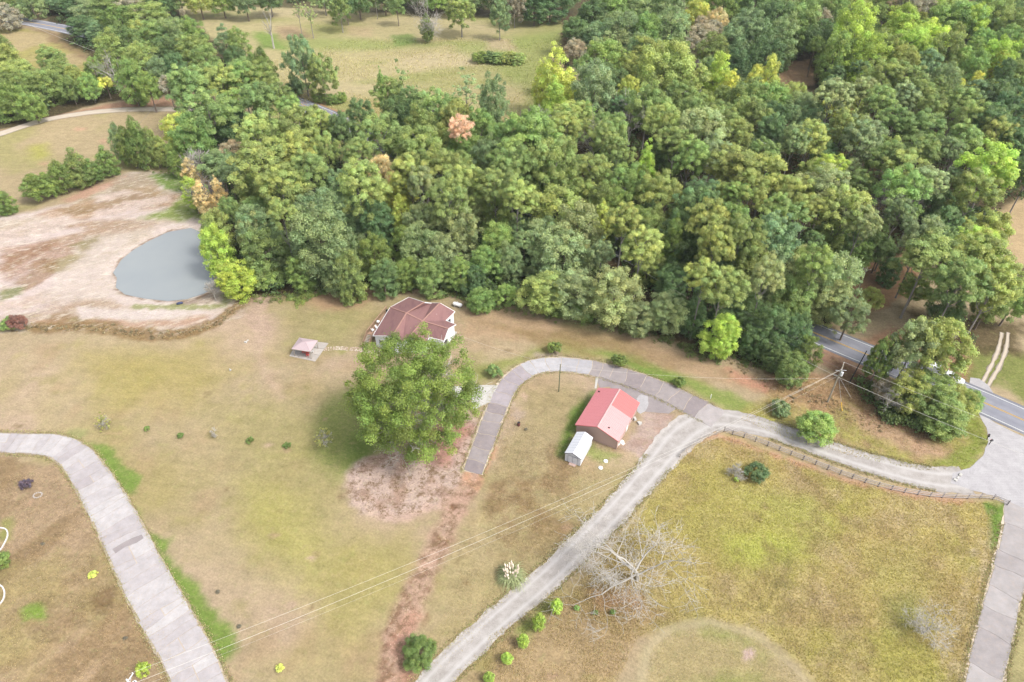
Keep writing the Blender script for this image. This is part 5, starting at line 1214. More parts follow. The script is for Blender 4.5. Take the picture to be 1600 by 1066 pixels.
# crowns read off the photograph: u, v, width, kind, colour
FOREST = '''
290 140 58 P g;318 122 50 P g;348 128 58 P y;376 122 52 P m;402 122 50 P g;430 150 48 P g;325 178 78 P g;405 166 66 P g;455 168 42 P m;370 205 60 O d;345 215 50 O d
278 205 44 O Y;306 218 66 O m;280 250 44 E m;345 262 56 O b;366 240 46 O n;405 212 74 P y;462 202 68 P y;500 196 52 P y;402 262 86 P y;458 240 66 P y;480 272 66 P g;440 292 66 P y;508 232 46 P g
300 302 32 T l;395 302 62 O g;400 350 66 O b;440 335 44 P y;415 405 60 O g;398 375 56 O p;445 400 46 O b;498 338 80 O b;508 390 92 E b;470 430 46 O m;535 425 66 E b;420 437 42 S m
535 208 60 P d;590 213 76 P g;560 238 52 P g;562 185 50 P d;650 192 54 O d;697 190 58 E m;716 212 44 E y;746 226 48 E m;757 250 42 O n;662 232 72 P g;640 272 66 P y;560 292 76 P y;690 262 60 P y;726 288 60 P y;700 310 66 P y;774 292 70 P y;808 310 60 P y;795 245 60 P m
830 216 80 P m;860 262 86 P g;800 262 60 P g;622 308 56 O Y;660 285 46 P p;620 195 46 O v
535 345 66 E b;542 400 66 E b;548 440 56 E g;590 358 58 E d;586 405 56 E v;600 438 48 E d;632 388 44 E v;636 430 42 O m;628 340 36 T Y;662 346 62 O p;700 340 62 O p;742 322 66 O p;716 376 66 E p;660 398 62 E b;690 412 56 E p;676 438 48 E g;720 428 34 T m;770 345 60 E g;778 388 62 E m;756 418 54 E m;796 418 46 E b;740 440 40 O d;810 372 46 E b
866 132 50 T Y;848 138 38 T Y;888 140 38 T Y;925 98 46 O n;898 84 44 O n;928 142 74 O p;952 128 52 O d;866 172 42 T l;882 198 56 P y;985 146 48 O Y;1012 166 66 P g;962 202 52 P g;945 218 52 P y;1034 192 58 P y;965 236 44 P g;1040 112 92 O y;1072 122 60 O y;1000 84 50 O b;945 92 56 O m;962 66 48 O p;1012 92 52 O y;914 116 46 O g;975 50 60 O b;930 62 46 O b;1064 150 54 O g;1094 168 50 O g;1095 204 78 P p;1078 246 58 P m;1056 222 50 P g;962 262 44 O d;1030 262 50 E d;1000 300 50 E v
975 342 58 P y;1002 384 62 P y;872 332 86 O y;850 372 62 O p;902 366 84 O p;880 408 76 O p;920 396 58 O p;845 420 50 O b;1110 342 66 P y;1118 382 62 P y;1158 372 62 P g;1150 262 76 P y;1195 276 76 P y;1172 296 56 P y;1155 302 40 P m;1266 216 52 P y;1286 252 56 O d;1300 262 44 P l;1346 214 66 P p;1320 200 56 P y;1250 302 58 P y;1290 296 74 P p;1322 326 76 P y;1348 346 50 P p;1262 326 50 P y;1240 336 44 P g;1100 300 50 P d;1215 330 50 P g
1300 372 56 O g;1325 380 50 O d;1340 400 44 O m;1160 412 62 O b;1196 430 58 P p;1246 428 66 O p;1276 412 56 P m;1312 440 76 O p;1292 472 66 O p;1236 476 66 O g;1328 494 58 O p;1362 466 36 O y;1130 448 66 P y;1100 434 58 P y;1108 470 60 E d;1165 496 58 E d;1204 520 62 E d;1240 528 60 E d;1140 500 50 E d;1258 552 40 E v;1070 405 50 O d;1050 450 50 E d;1080 500 46 E d;1180 536 44 O d
1412 262 60 P y;1440 236 56 P g;1412 300 66 P m;1392 246 50 P g;1500 222 62 P g;1548 266 78 P l;1524 300 60 P y;1486 236 50 P b;1446 286 60 P p;1442 372 64 P p;1405 332 50 P b;1500 345 50 O d;1528 382 62 P l;1376 392 50 O d;1360 360 44 O g;1470 330 50 O d
1452 402 86 P y;1520 402 84 P y;1558 440 70 P y;1500 440 76 P g;1390 428 34 E d;1545 476 60 O g;1480 476 60 O d;1585 470 60 O m;1430 452 40 O v
1178 72 56 E b;1140 82 52 E b;1110 92 50 E g;1218 74 54 E b;1196 96 56 E d;1150 108 44 E d;1100 60 46 O n;1090 26 44 O Y;1120 40 40 O o;1166 40 50 P b;1212 30 60 O d;1250 30 56 O g;1280 40 44 O n;1300 22 50 O v;1338 24 46 O y;1235 62 44 E v;1275 66 48 O d
1330 72 70 E l;1302 96 60 E m;1352 104 58 E l;1370 72 50 O y;1405 44 54 O l;1422 72 54 O l;1452 60 50 O l;1395 84 44 O y;1440 90 44 O l;1476 82 54 O y;1500 92 44 O m;1380 118 52 P g;1416 122 50 P g;1350 140 48 P p;1300 152 56 P p;1338 150 40 O g;1436 148 46 P g;1476 130 50 O b;1520 110 50 O m;1556 90 54 O l;1558 110 30 T Y;1590 120 50 O g;1412 150 48 P p;1374 158 50 P g;1456 172 52 P g;1500 160 48 P g;1526 148 44 P b;1490 142 34 O Y;1520 140 24 T Y;1550 150 50 P d;1588 170 56 P d;1548 190 56 P d;1520 186 54 P g;1440 198 56 P g;1400 190 50 P g;1590 220 50 P d;1560 212 50 P y
1302 168 38 O Y;1322 172 26 O o;1340 170 22 O y;1222 178 34 O o;1198 132 38 T Y;1176 138 34 T Y;1168 160 60 O g;1205 160 56 O m;1140 142 34 T Y;1130 158 44 O y;1120 128 38 T l;1178 186 60 P g;1250 172 50 O b;1262 186 50 O b;1240 148 40 O y;1208 205 50 P d;1196 238 44 P g;1186 224 36 O d;1240 220 50 P b;1130 190 50 P g;1150 212 50 P y
1480 20 56 O y;1430 18 56 O n;1520 40 50 O l;1506 30 60 O m;1550 20 54 O y;1590 40 60 O y;1572 66 50 O m;1470 36 50 O m;1400 10 50 O n;1366 8 54 O g;1596 82 44 O l;1535 66 40 O d;1180 8 50 O d;1130 8 50 O m;1080 0 60 O m;1040 20 60 O b;1000 16 60 O b;1050 50 60 O b;1010 56 56 O m;960 14 60 O m;925 26 50 O d;1080 76 40 O n;1060 84 46 O g
'''
LEFTF = '''
12 110 46 P y;30 130 50 P y;8 150 46 P g;45 150 46 P g;80 108 44 P g;100 130 50 P g;75 150 46 P g;20 175 56 O v;50 180 40 O m;120 140 36 O y;140 150 30 O m;0 90 40 P g;165 144 22 S Y;150 128 34 O m;110 152 30 O g
175 90 44 P g;196 76 50 P g;222 100 56 P y;204 128 50 P m;232 138 40 O m;150 62 30 T b;150 30 60 O p;120 22 50 E d;92 14 50 E b;70 6 44 O d;130 56 40 E d;190 36 56 O v;200 14 50 O n;170 18 50 P g;232 34 60 P g;245 60 50 P g;218 54 36 O y;262 82 44 O d;276 62 44 P b;304 84 50 P g;300 60 40 P m;322 100 44 P g;250 112 40 O b;275 108 40 O d;352 66 30 T b;372 72 34 P g;366 92 30 O d;412 108 40 C v;395 100 26 C v;262 134 30 S n
285 20 10 O n;6 40 44 O n;24 16 60 O g;0 10 50 O y;50 24 40 O b
'''
FARF = '''
250 0 44 O d;280 -4 44 O g;310 0 44 O y;345 -2 44 O m;382 2 44 O b;420 -4 40 O d;505 -6 40 P b;560 0 44 O d;600 -6 44 O b;680 -6 44 O m;740 -10 50 O b;780 -6 44 O d;860 4 56 E d;835 10 40 E d;880 -10 50 O b;820 0 40 P n;550 -14 40 O g;650 -14 50 O d;700 -14 44 P g;620 10 26 O g;540 8 30 O d
'''
for blk in (FOREST, LEFTF, FARF):
    for it in blk.replace('\n', ';').split(';'):
        f = it.split()
        if len(f) == 5: tree(float(f[0]), float(f[1])-(12 if blk is LEFTF and float(f[0]) < 170 else 0), float(f[2]), ('E' if (blk is FOREST and f[3] == 'O' and float(f[1]) > 372 and float(f[0]) < 1300) else f[3]) if blk is not LEFTF or f[3] != 'P' else 'E', f[4], zc=None if blk is FOREST else (5.6 if blk is LEFTF and float(f[0]) < 170 else 9.0), pine=f[3] == 'P')
# trees standing free in or at the edge of the meadow, from their foot
def foot_tree(u, v, kind, c, R, h, label, trunk_vis=.35, stretch=None, **k):
    if kind == 'S' and R > 2.3: kind = 'O'; k.setdefault('name', 'shrub'); k.setdefault('cat', 'shrub')
    if kind == 'C' and 'cedar' in label: h *= 1.45
    b = ag(u, v); hh = HALF[kind]; s = R/hh[0]; half = h*(1-trunk_vis)/2
    return tree(u, v, 0, kind, c, world=(b.x, b.y, h-half), R=R, stretch=half/(hh[1]*s), label=label, **k)
foot_tree(490, 60, 'H', 'p', 3.6, 16, 'sparse pale pine left of the bare soil patch in the far meadow', .35)
foot_tree(472, 54, 'H', 'p', 3.0, 15, 'thin pale pine behind two others at the far meadow edge', .4)
foot_tree(536, 51, 'P', 'g', 4.6, 17, 'full green pine with short trunk at the far meadow edge', .22)
foot_tree(668, 66, 'C', 'v', 3.4, 12, 'ivy-covered column of a dead pine in the far meadow', .05, name='ivy_tree')
foot_tree(722, 58, 'P', 'y', 6.5, 17, 'spreading pine with visible foot right of the ivy-covered tree', .3)
foot_tree(781, 63, 'P', 'b', 5.0, 17, 'dark pine on a clear trunk in front of the far meadow corner', .3)
foot_tree(804, 44, 'P', 'n', 5.2, 16, 'brownish pine beside the darkest tree of the far meadow', .2)
foot_tree(590, 30, 'H', 'g', 2.5, 20, 'tall thin bare-stemmed pine left of the centre of the far tree line', .6)
foot_tree(562, 28, 'H', 'g', 2.2, 20, 'thin pine trunk between darker trees at the far edge', .6)
foot_tree(482, 150, 'P', 'b', 6.0, 20, 'lone full pine beside the highway at the near corner of the far meadow', .12)
foot_tree(510, 158, 'P', 'y', 5.4, 17, 'paler pine leaning right next to the lone roadside pine', .1)
foot_tree(462, 148, 'S', 'd', 3.6, 5, 'dark undergrowth mound at the foot of the roadside pine pair', .0)
for u_, v_ in ((533, 160), (520, 163), (500, 160)): foot_tree(u_, v_, 'S', 'v', 2.6, 3.4, {533:'rightmost',520:'middle',500:'leftmost'}[u_]+' of three small bushes under the roadside pine', .0, group='bushes under the roadside pine')
for q, (u_, c_) in enumerate(((752, 'v'), (765, 'd'), (780, 'g'), (795, 'y'), (808, 'y'))):
    foot_tree(u_, 97+q*.5, 'S', c_, 4.0, 4.2, ('leftmost','second','middle','fourth','rightmost')[q]+' shrub of the thicket standing in the far meadow', .0, group='thicket in the far meadow')
foot_tree(635, 205, 'H', 'b', 4.2, 24, 'tall vine-draped poplar standing up against the far meadow', .25)
foot_tree(606, 215, 'T', 'm', 1.6, 24, 'very thin leafy stem left of the tall poplar by the meadow', .15)
foot_tree(732, 215, 'H', 'p', 5.6, 23, 'tall thin flat-topped pine with bare stem before the meadow', .45)
foot_tree(772, 240, 'E', 'b', 5.2, 24, 'dark vine-wrapped oak at the near edge of the meadow', .2)
foot_tree(776, 244, 'C', 'd', 2.6, 14, 'near-black ivy column under the vine-wrapped oak', .0, name='ivy_column')
# front of the woods and the park trees
foot_tree(380, 462, 'E', 'l', 5.0, 9.5, 'lime-green drooping tree at the corner of the wood by the pond', .05)
foot_tree(352, 430, 'E', 'l', 4.6, 13, 'yellow-green tree leaning over the pond shore', .05)
foot_tree(352, 400, 'E', 'y', 4.4, 14, 'olive-yellow tree on the right bank of the pond', .05)
foot_tree(310, 305, 'T', 'o', 2.6, 13, 'small orange-leaved tree with a bleached top above the pond', .1)
foot_tree(330, 350, 'T', 'o', 2.4, 14, 'narrow orange-brown tree left of a bleached leafless top', .1)
foot_tree(356, 348, 'T', 'o', 2.2, 14, 'narrow peach-leaved tree right of the bleached leafless top', .1)
foot_tree(322, 330, 'E', 'm', 3.0, 8, 'fresh green sapling cluster above the pond tip', .05)
foot_tree(752, 484, 'S', 'm', 3.6, 6, 'rounded bright shrub at the wood edge behind the house', .0)
foot_tree(790, 476, 'S', 'm', 3.0, 5.5, 'second rounded green shrub at the wood edge behind the house', .0)
foot_tree(722, 285, 'O', 'k', 3.6, 22, 'pinkish-brown dead-leaved crown standing out of the pine wood', .6)
foot_tree(604, 330, 'O', 'o', 3.6, 18, 'pale orange crown among green trees behind the house', .4)
foot_tree(935, 395, 'T', 'Y', 2.6, 17, 'narrow yellow cone-shaped tree in the middle of the wood', .1)
foot_tree(1040, 440, 'T', 'v', 2.9, 18, 'narrow tree with an orange-red tip in the middle of the wood', .1)
foot_tree(1002, 320, 'T', 'l', 2.9, 18, 'narrow bright green spire in a dark gap of the wood', .1)
foot_tree(1078, 165, 'O', 'u', 2.2, 17, 'pale purplish crown top in the far part of the wood', .6)
# big overhanging pale oak at the front edge (several stems of one thicket)
foot_tree(848, 490, 'E', 'y', 5.6, 11, 'pale yellowish leaning tree with bare white limbs at the wood front', .1)
foot_tree(900, 494, 'E', 'p', 5.2, 12, 'pale grey-green tree at the wood front just right of bare limbs', .08)
foot_tree(955, 505, 'E', 'p', 6.2, 15, 'big pale willow-leaved tree hanging over the lawn edge', .08)
foot_tree(992, 522, 'E', 'p', 4.6, 9.0, 'low pale drooping bough tree reaching furthest onto the lawn', .0)
foot_tree(1035, 522, 'E', 'p', 4.6, 12, 'pale tree right of the drooping one at the wood front', .08)
foot_tree(872, 492, 'S', 'v', 3.2, 5, 'deep green shrub under the pale limbs at the wood front', .0)
foot_tree(910, 497, 'S', 'm', 3.0, 4, 'fresh green shrub under the pale front trees', .0)
foot_tree(1117, 560, 'E', 'l', 3.9, 12, 'bright lime-green young tree standing alone before the dark wood', .04)
foot_tree(1268, 684, 'S', 'm', 3.9, 6.2, 'rounded leafy green tree-shrub on the verge island', .0, tint=1.1)
foot_tree(1218, 645, 'S', 'b', 2.0, 2.6, 'small grey-green shrub left of the rounded one on the verge', .0)
# roadside group right of the main pole
foot_tree(1358, 602, 'P', 'v', 3.0, 12, 'ivy-clad narrow pine right behind the main utility pole', .15)
foot_tree(1428, 606, 'P', 'y', 6.0, 19, 'big olive-yellow tree whose crown hangs over the highway', .25)
foot_tree(1396, 604, 'P', 'p', 4.6, 17, 'paler crown left of the big tree over the highway', .3)
foot_tree(1482, 650, 'E', 'y', 3.9, 7.5, 'olive tree at the right end of the roadside group', .04)
foot_tree(1436, 645, 'E', 'g', 4.4, 10.5, 'darker green tree in the middle of the roadside group', .04)
foot_tree(1465, 672, 'E', 'g', 4.8, 7.5, 'lowest green tree of the roadside group nearest the drive', .02)
foot_tree(1503, 645, 'E', 'm', 2.9, 5.5, 'fresh green tree touching the highway edge', .04)
foot_tree(1410, 640, 'E', 'y', 4.0, 9, 'yellow-green low tree left in the roadside group', .04)
foot_tree(1376, 622, 'O', 'n', 2.8, 5, 'tangle of grey-brown brush behind bare branches by the road', .0)
foot_tree(1470, 520, 'S', 'n', 4.5, 5.0, 'brownish brush beside the wheel ruts across the highway', .0)
# cedars and pines by the pond field
for q, (u_, v_, c_, R_, h_) in enumerate(((15, 334, 'v', 3.2, 5.2), (66, 314, 'v', 4.0, 6.4), (84, 308, 'v', 3.2, 5.4), (106, 300, 'v', 3.6, 7.0), (134, 290, 'g', 4.2, 7.4), (150, 286, 'v', 3.4, 5.6), (174, 274, 'v', 3.8, 6.0))):
    foot_tree(u_, v_, 'C', c_, R_, h_, ('bushy cedar standing alone at the far left of the row','second bushy cedar from the left in the row above the sand','third bushy cedar from the left in the row above the sand','fourth and most pointed cedar in the row above the sand','largest paler cedar in the row above the sand','low cedar in front of the largest one in the row','darkest cedar at the right end of the row')[q], .0, group='row of cedars above the pond sand')
for q, (u_, v_, c_, R_, h_) in enumerate(((198, 252, 'b', 3.0, 9.0), (214, 262, 'v', 3.6, 10), (232, 264, 'v', 3.8, 12), (250, 262, 'g', 3.2, 9), (262, 262, 'y', 2.6, 8))):
    foot_tree(u_, v_, 'C', c_, R_, h_, ('leaning pale cedar at the left of the cedar clump','dark cedar second in the clump above the pond','tallest dark cedar in the clump above the pond','mid-green cedar fourth in the clump above the pond','yellowish cedar at the right of the clump above the pond')[q], .0, group='cedar clump above the pond')
# big oak in front of the house
def big_oak():
    b = ag(656, 694); t = empty('oak_tree', b, 0, 'huge spreading green oak standing in front of the white house', 'tree')
    cl = []; lob = [(i*6.28/9+RS.uniform(-.2,.2), RS.uniform(.86, 1.08)) for i in range(9)]
    for c in shell_clumps(10.5, 9.4, 340, .8, 1.75, -.66, jit=.10, inner=.6):
        a = math.atan2(c[1], c[0]); k = min(lob, key=lambda l: abs(((a-l[0]+PI) % (2*PI))-PI))[1]; cl.append((c[0]*k, c[1]*k, c[2]+13.9, c[3]))
    for _ in range(46):
        a = RS.uniform(0, 6.28); r = RS.uniform(4.5, 10.0); cl.append((r*math.cos(a), r*math.sin(a), RS.uniform(4.6, 8.4), RS.uniform(.8, 1.5)))
    me = leaves(cl, 105000, .25, .3, .85, .4, .9, 'crown', tone=(.60, 1.32)); o = link('crown', me, t); o.color = (.205, .280, .062, 1)
    link('trunk', branch_mesh(5, 22, 1.0, 4, .62, 12, .03, .16, 0, 7, 'palebark', .14, .5, (3,5), 'trunk'), t)
    return t
big_oak()
# bare trees
def bare(u, v, h, seed, label, spread=1.0, levels=4, tr=.25, mat='palebark', twig=.025, n0=6, cat='bare tree', name='bare_tree', kids=(2,4), up=.5, start=.35, wob=.12, xy=1.0, zs=1.0):
    t = empty(name, ag(u, v), 0, label, cat); o = link('branches', branch_mesh(seed, h, spread, levels, tr, n0, twig, start, 0, 5, mat, wob, up, kids), t); o.scale = (xy, xy, zs); return t
bare(996, 906, 17.0, 31, 'big leafless grey tree beside the gravel drive', 1.35, 5, .28, 'palebark', .020, 9, kids=(2,3), start=.2, xy=1.35, up=.1, zs=.72)
bare(1441, 990, 7.0, 33, 'small whitish leafless tree alone low in the hay field', 1.1, 4, .11, 'palebark', .016, 9, kids=(2,4), start=.1, xy=1.2, zs=.7)
bare(1148, 748, 3.6, 35, 'small whitish leafless shrub next to the dark bush', 1.0, 4, .08, 'palebark', .02, 8, kids=(3,4), start=.1)
bare(428, 76, 19, 36, 'tall pale dead snag alone in the far meadow', .5, 2, .45, 'palebark', .04, 8, wob=.03, kids=(1,2), start=.4)
bare(187, 142, 18, 37, 'dead grey pine leaning out of the upper left trees', .9, 3, .35, 'palebark', .04, 8, wob=.05)
bare(150, 158, 8, 38, 'low broken pale snag at the track edge, upper left', .9, 3, .18, 'palebark', .03, 5)
bare(672, 64, 19, 39, 'whitish dead limbs rising from the ivy-covered far tree', 1.1, 4, .35, 'palebark', .04, 9)
bare(1382, 640, 7.0, 40, 'bare pale branches beside the main utility pole', 1.1, 4, .16, 'palebark', .03, 6)
bare(1037, 445, 9.0, 41, 'broken pale trunk standing in the wood gap', .5, 2, .22, 'palebark', .04, 3, wob=.03)
bare(925, 262, 20, 42, 'pale bare pine stem in the dark brown gap of the wood', .9, 3, .25, 'palebark', .04, 6, wob=.04)
bare(982, 230, 20, 43, 'bare grey crown poking out among the centre pines', 1.0, 4, .25, 'palebark', .04, 6)
bare(1362, 350, 16, 44, 'left of two bare grey trees in the right-hand wood', 1.1, 4, .25, 'greybark', .05, 8)
bare(1398, 340, 16, 45, 'right of two bare grey trees in the right-hand wood', 1.1, 4, .25, 'greybark', .05, 8)
bare(1102, 345, 19, 46, 'thin bare grey tree between pines right of the centre', .8, 4, .2, 'palebark', .04, 5)
bare(836, 240, 16, 47, 'twisted grey vine-hung snag below the yellow tree', .7, 4, .25, 'greybark', .05, 6)
bare(1062, 60, 16, 48, 'white dead branches above the far dense wood', .9, 3, .25, 'palebark', .05, 5)
bare(344, 345, 14, 49, 'bleached leafless top between two orange trees', .45, 4, .16, 'greybark', .04, 9)
bare(312, 296, 14, 50, 'bleached twigs on top of the orange tree above the pond', .5, 4, .12, 'palebark', .04, 7)
bare(338, 470, 6, 51, 'pale dead vine tangle at the pond corner of the wood', .6, 4, .1, 'palebark', .03, 6)
bare(1520, 505, 15, 52, 'pale forked bare limbs in the wood across the highway', .8, 3, .3, 'palebark', .05, 5)
# shrubs and saplings on the lawns
def shrub(u, v, R, h, c, label, kind='S', group=None, tint=None, cat='shrub', name='shrub'):
    return foot_tree(u, v, kind, c, R, h, label, .0, group=group, tint=tint, cat=cat, name=name)
for q, (u_, v_) in enumerate(((231, 673), (283, 683), (391, 690), (449, 698))): shrub(u_, v_, .62+.04*q, 1.1, 'v', ('first','second','third','fourth')[q]+' small round bush from the left in the lawn row', group='small round bushes in the lawn row')
for u_, v_, R_, lb in ((168, 669, 1.6, 'pale yellowish sapling above the left driveway bend'), (336, 682, 1.1, 'faint leafless-looking sapling in the middle of the lawn row'), (508, 698, 1.9, 'pale yellow-green sapling left of the big oak')):
    t = empty('sapling', ag(u_, v_), 0, lb, 'sapling'); link('branches', branch_mesh(int(u_), R_*2.0, .9, 4, .05, 6, .012, .2, 0, 4, 'palebark', .1, .5, (2,4)), t)
    if u_ != 336: o = link('foliage', CROWN['H'][int(u_) % 3], t, (0,0,R_*1.2)); o.scale = (R_/5.5,)*3; o.color = (.36,.36,.12,1)
shrub(866, 551, 1.7, 2.6, 'v', 'dark bush on the green lawn strip left above the old drive bend'); shrub(967, 571, 1.6, 2.4, 'v', 'dark bush on the green strip above the garage'); shrub(1061, 602, 1.2, 1.8, 'v', 'smaller dark bush on the green strip right of the garage'); shrub(772, 588, 1.7, 2.6, 'g', 'dark olive bush between the oak and the old drive bend')
shrub(1181, 744, 2.0, 2.4, 'd', 'dark dense bush in the hay field near the rail fence'); shrub(1150, 752, .5, .8, 'l', 'tiny bright shoot at the foot of the whitish shrub')
shrub(658, 1030, 2.7, 4.2, 'v', 'dense round evergreen bush at the bottom beside the gravel drive')
for q, (u_, v_, R_, h_, c_) in enumerate(((869, 958, .95, 4.2, 'l'), (842, 983, 1.0, 4.4, 'l'), (817, 1010, .95, 3.8, 'l'), (792, 1035, .75, 2.8, 'l'), (764, 1064, .7, 2.5, 'l'))):
    foot_tree(u_, v_, 'C', c_, R_, h_, ('topmost young cypress of the line beside the gravel drive','second young cypress from the top beside the gravel drive','middle young cypress of the line beside the gravel drive','fourth, yellower young cypress of the line beside the drive','lowest, yellowest young cypress of the line beside the drive')[q], .0, group='young cypresses beside the gravel drive', name='young_cypress')
for q, (u_, v_) in enumerate(((901, 953), (930, 960), (957, 959))): shrub(u_, v_, .42, .8, 'm', ('left','middle','right')[q]+' of three tiny saplings in the brown grass', group='tiny saplings in the brown grass')
shrub(231, 1056, .9, 3.4, 'l', 'bright yellow-green bush under the bottom left utility pole'); shrub(-2, 884, 2.0, 2.2, 'v', 'dark shrub between the curbed beds at the left edge')
shrub(146, 899, .7, .8, 'Y', 'small yellow plant beside the left driveway'); shrub(438, 1046, .6, .8, 'Y', 'small golden plant at the bottom of the big lawn')
shrub(44, 762, 1.1, 1.9, 'u', 'purple-leaved shrub above the ring of stones', 'S', cat='shrub')
shrub(32, 513, 2.0, 3.4, 'r', 'dark red shrub at the left edge below the pond sand'); shrub(18, 512, 2.0, 2.6, 'm', 'green bush left against the dark red shrub')
for u_, v_, lb in ((67, 850, 'dark dead sprig in the left field'), (196, 998, 'rusty dead sprig beside the left driveway'), (341, 926, 'dark dead tuft in the middle of the big lawn'), (374, 980, 'small dark tuft under the long wires'), (822, 672, 'brown dead stump patch below the burn barrel')): shrub(u_, v_, .33, .4, 'n', lb, tint=.55, name='dead_sprig', cat='dead plant')
# pampas grass: arching blades round a ring of plumes
def pampas(u, v):
    t = empty('pampas_grass', ag(u, v), 0, 'big pampas grass clump with cream plumes beside the gravel drive', 'ornamental grass'); r_ = random.Random(3)
    mb = MB()
    for k in range(420):
        a = r_.uniform(0, 6.28); l = r_.uniform(1.3, 2.1); w = .05; c, s = math.cos(a), math.sin(a); x0, y0 = r_.uniform(-.5,.5), r_.uniform(-.5,.5)
        P_ = [(x0+c*l*q, y0+s*l*q, z) for q, z in ((.0,.0),(.25,.95*l*.62),(.6,1.1*l*.55),(1.0,.35*l*.4))]
        for i in range(3):
            w0, w1_ = w*(1-i*.25), w*(1-(i+1)*.28); a0, a1 = P_[i], P_[i+1]; mb.face([(a0[0]-s*w0,a0[1]+c*w0,a0[2]),(a0[0]+s*w0,a0[1]-c*w0,a0[2]),(a1[0]+s*w1_,a1[1]-c*w1_,a1[2]),(a1[0]-s*w1_,a1[1]+c*w1_,a1[2])])
    me = mb.mesh('blades', M['leaf']); o = link('blades', me, t); o.color = (.34,.38,.20,1); o['kind'] = 'stuff'
    a_ = me.color_attributes.new('Col', 'FLOAT_COLOR', 'POINT'); a_.data.foreach_set('color', np.ones(len(me.vertices)*4, np.float32))
    for k in range(34):
        a = r_.uniform(0, 6.28); r0 = r_.uniform(.35, .95); h = r_.uniform(1.9, 2.6); x, y = math.cos(a)*r0, math.sin(a)*r0; b = Vector((x*1.2,y*1.2,h)); mb = MB()
        mb.tube([(x*.5,y*.5,.4),(x,y,h-.7)], .015, 3).tube([(x,y,h-.75),(x*1.05,y*1.05,h-.5),(x*1.12,y*1.12,h-.25),b], [.03,.11,.09,.02], 6); mb.build('plume', M['plume'], t)
    t.scale = (1.35, 1.35, 1.25)
pampas(799, 903)

# ------------------------------------------------------------------ fill the woods where no crown was read off
CANOPY = [(292,118),(400,105),(452,146),(522,190),(640,188),(722,208),(782,206),(832,196),(842,140),(866,100),(884,60),(905,25),(960,-10),(1640,-30),(1640,290),(1570,312),(1580,400),(1620,500),(1530,490),(1450,480),(1400,440),(1340,400),(1345,470),(1260,540),(1180,515),(1090,500),(1000,470),(900,450),(830,420),(760,430),(640,425),(520,425),(400,420),(360,380),(340,300),(290,250),(270,200)]
HOLES = [[(1225,100),(1282,92),(1278,135),(1262,150),(1215,150)],[(1335,398),(1440,385),(1440,440),(1330,460)],[(1120,132),(1160,132),(1160,160),(1120,160)],[(1556,318),(1650,290),(1650,430),(1600,420),(1572,385)]]
LAWNW = P2(LAWN); cp = np.array(CANOPY, float); r_ = random.Random(77); n_auto = 0
have = [(t['p'].x, t['p'].y, t['R']) for t in TREES]
hwl = [(p[0], p[1]) for p in hwp]
def incan(u, v):
    a = np.array([u]); b = np.array([v])
    if sdf_poly(a, b, cp)[0] > -6: return False
    return all(sdf_poly(a, b, np.array(h, float))[0] > g_ for h, g_ in zip(HOLES, (20, 20, 8, 24)))
def near_forest_color(u, v):
    c = sorted([t for t in TREES if t['kind'] in 'POET'], key=lambda t: (t['u']-u)**2+(t['v']-v)**2)[:5]
    c = [x for x in c if x['c'] not in 'YokluLr']
    return (r_.choice(c)['c'], r_.choice(c)['kind']) if c else ('g', 'P')
for q in range(0, 40):
    f_ = q/39.0; x = 58+(-46-58)*f_; seg = [(a, b) for a, b in zip(hwl[:-1], hwl[1:]) if min(a[0], b[0]) <= x <= max(a[0], b[0])]
    if not seg: continue
    (ax_, ay_), (bx_, by_) = seg[0]; y = ay_+(by_-ay_)*(x-ax_)/(bx_-ax_); sd_ = -1 if q % 3 else 1
    dx_, dy_ = bx_-ax_, by_-ay_; l_ = math.hypot(dx_, dy_); nx_, ny_ = dy_/l_, -dx_/l_
    if ny_ > 0: nx_, ny_ = -nx_, -ny_   # towards the camera side
    px_, py_ = x+nx_*6.6*-sd_*-1*(1 if sd_ < 0 else -1), y+ny_*6.6*(1 if sd_ < 0 else -1)
    R_ = r_.uniform(4.6, 5.8); c_, kd = near_forest_color(*pix(px_, py_, 13)); kd = 'E' if sd_ < 0 else 'P'
    tree(0, 0, 0, kd, c_, world=(px_, py_, R_*1.45 if kd == 'E' else 15), R=R_, stretch=1.1); have.append((px_, py_, R_))
for k in range(5200):
    u, v = r_.uniform(262, 1640), r_.uniform(-30, 545)
    if not incan(u, v): continue
    z = r_.uniform(9.5, 14.5); p = at(u, v, z)
    if dist_line(np.array([p.x]), np.array([p.y]), hwl)[0] < 7.5: continue
    if sdf_poly(np.array([p.x]), np.array([p.y]), LAWNW)[0] < 3.0 or (p.x+22)**2+(p.y-124)**2 < 400: continue
    R_ = r_.choice((r_.uniform(2.6, 3.8), r_.uniform(3.6, 5.4), r_.uniform(5.0, 6.6)))
    if any((p.x-x)**2+(p.y-y)**2 < ((R_+rr)*.80)**2 for x, y, rr in have): continue
    c_, kd = near_forest_color(u, v); kd = {'P': 'P', 'T': 'O', 'E': 'E', 'O': 'O'}[kd]
    if kd == 'E': z = min(z, R_*1.45)
    tree(u, v, 0, kd, c_, world=(p.x, p.y, z), R=R_); have.append((p.x, p.y, R_)); n_auto += 1
    if n_auto >= 230: break
print('TREES', len(TREES), 'auto', n_auto)
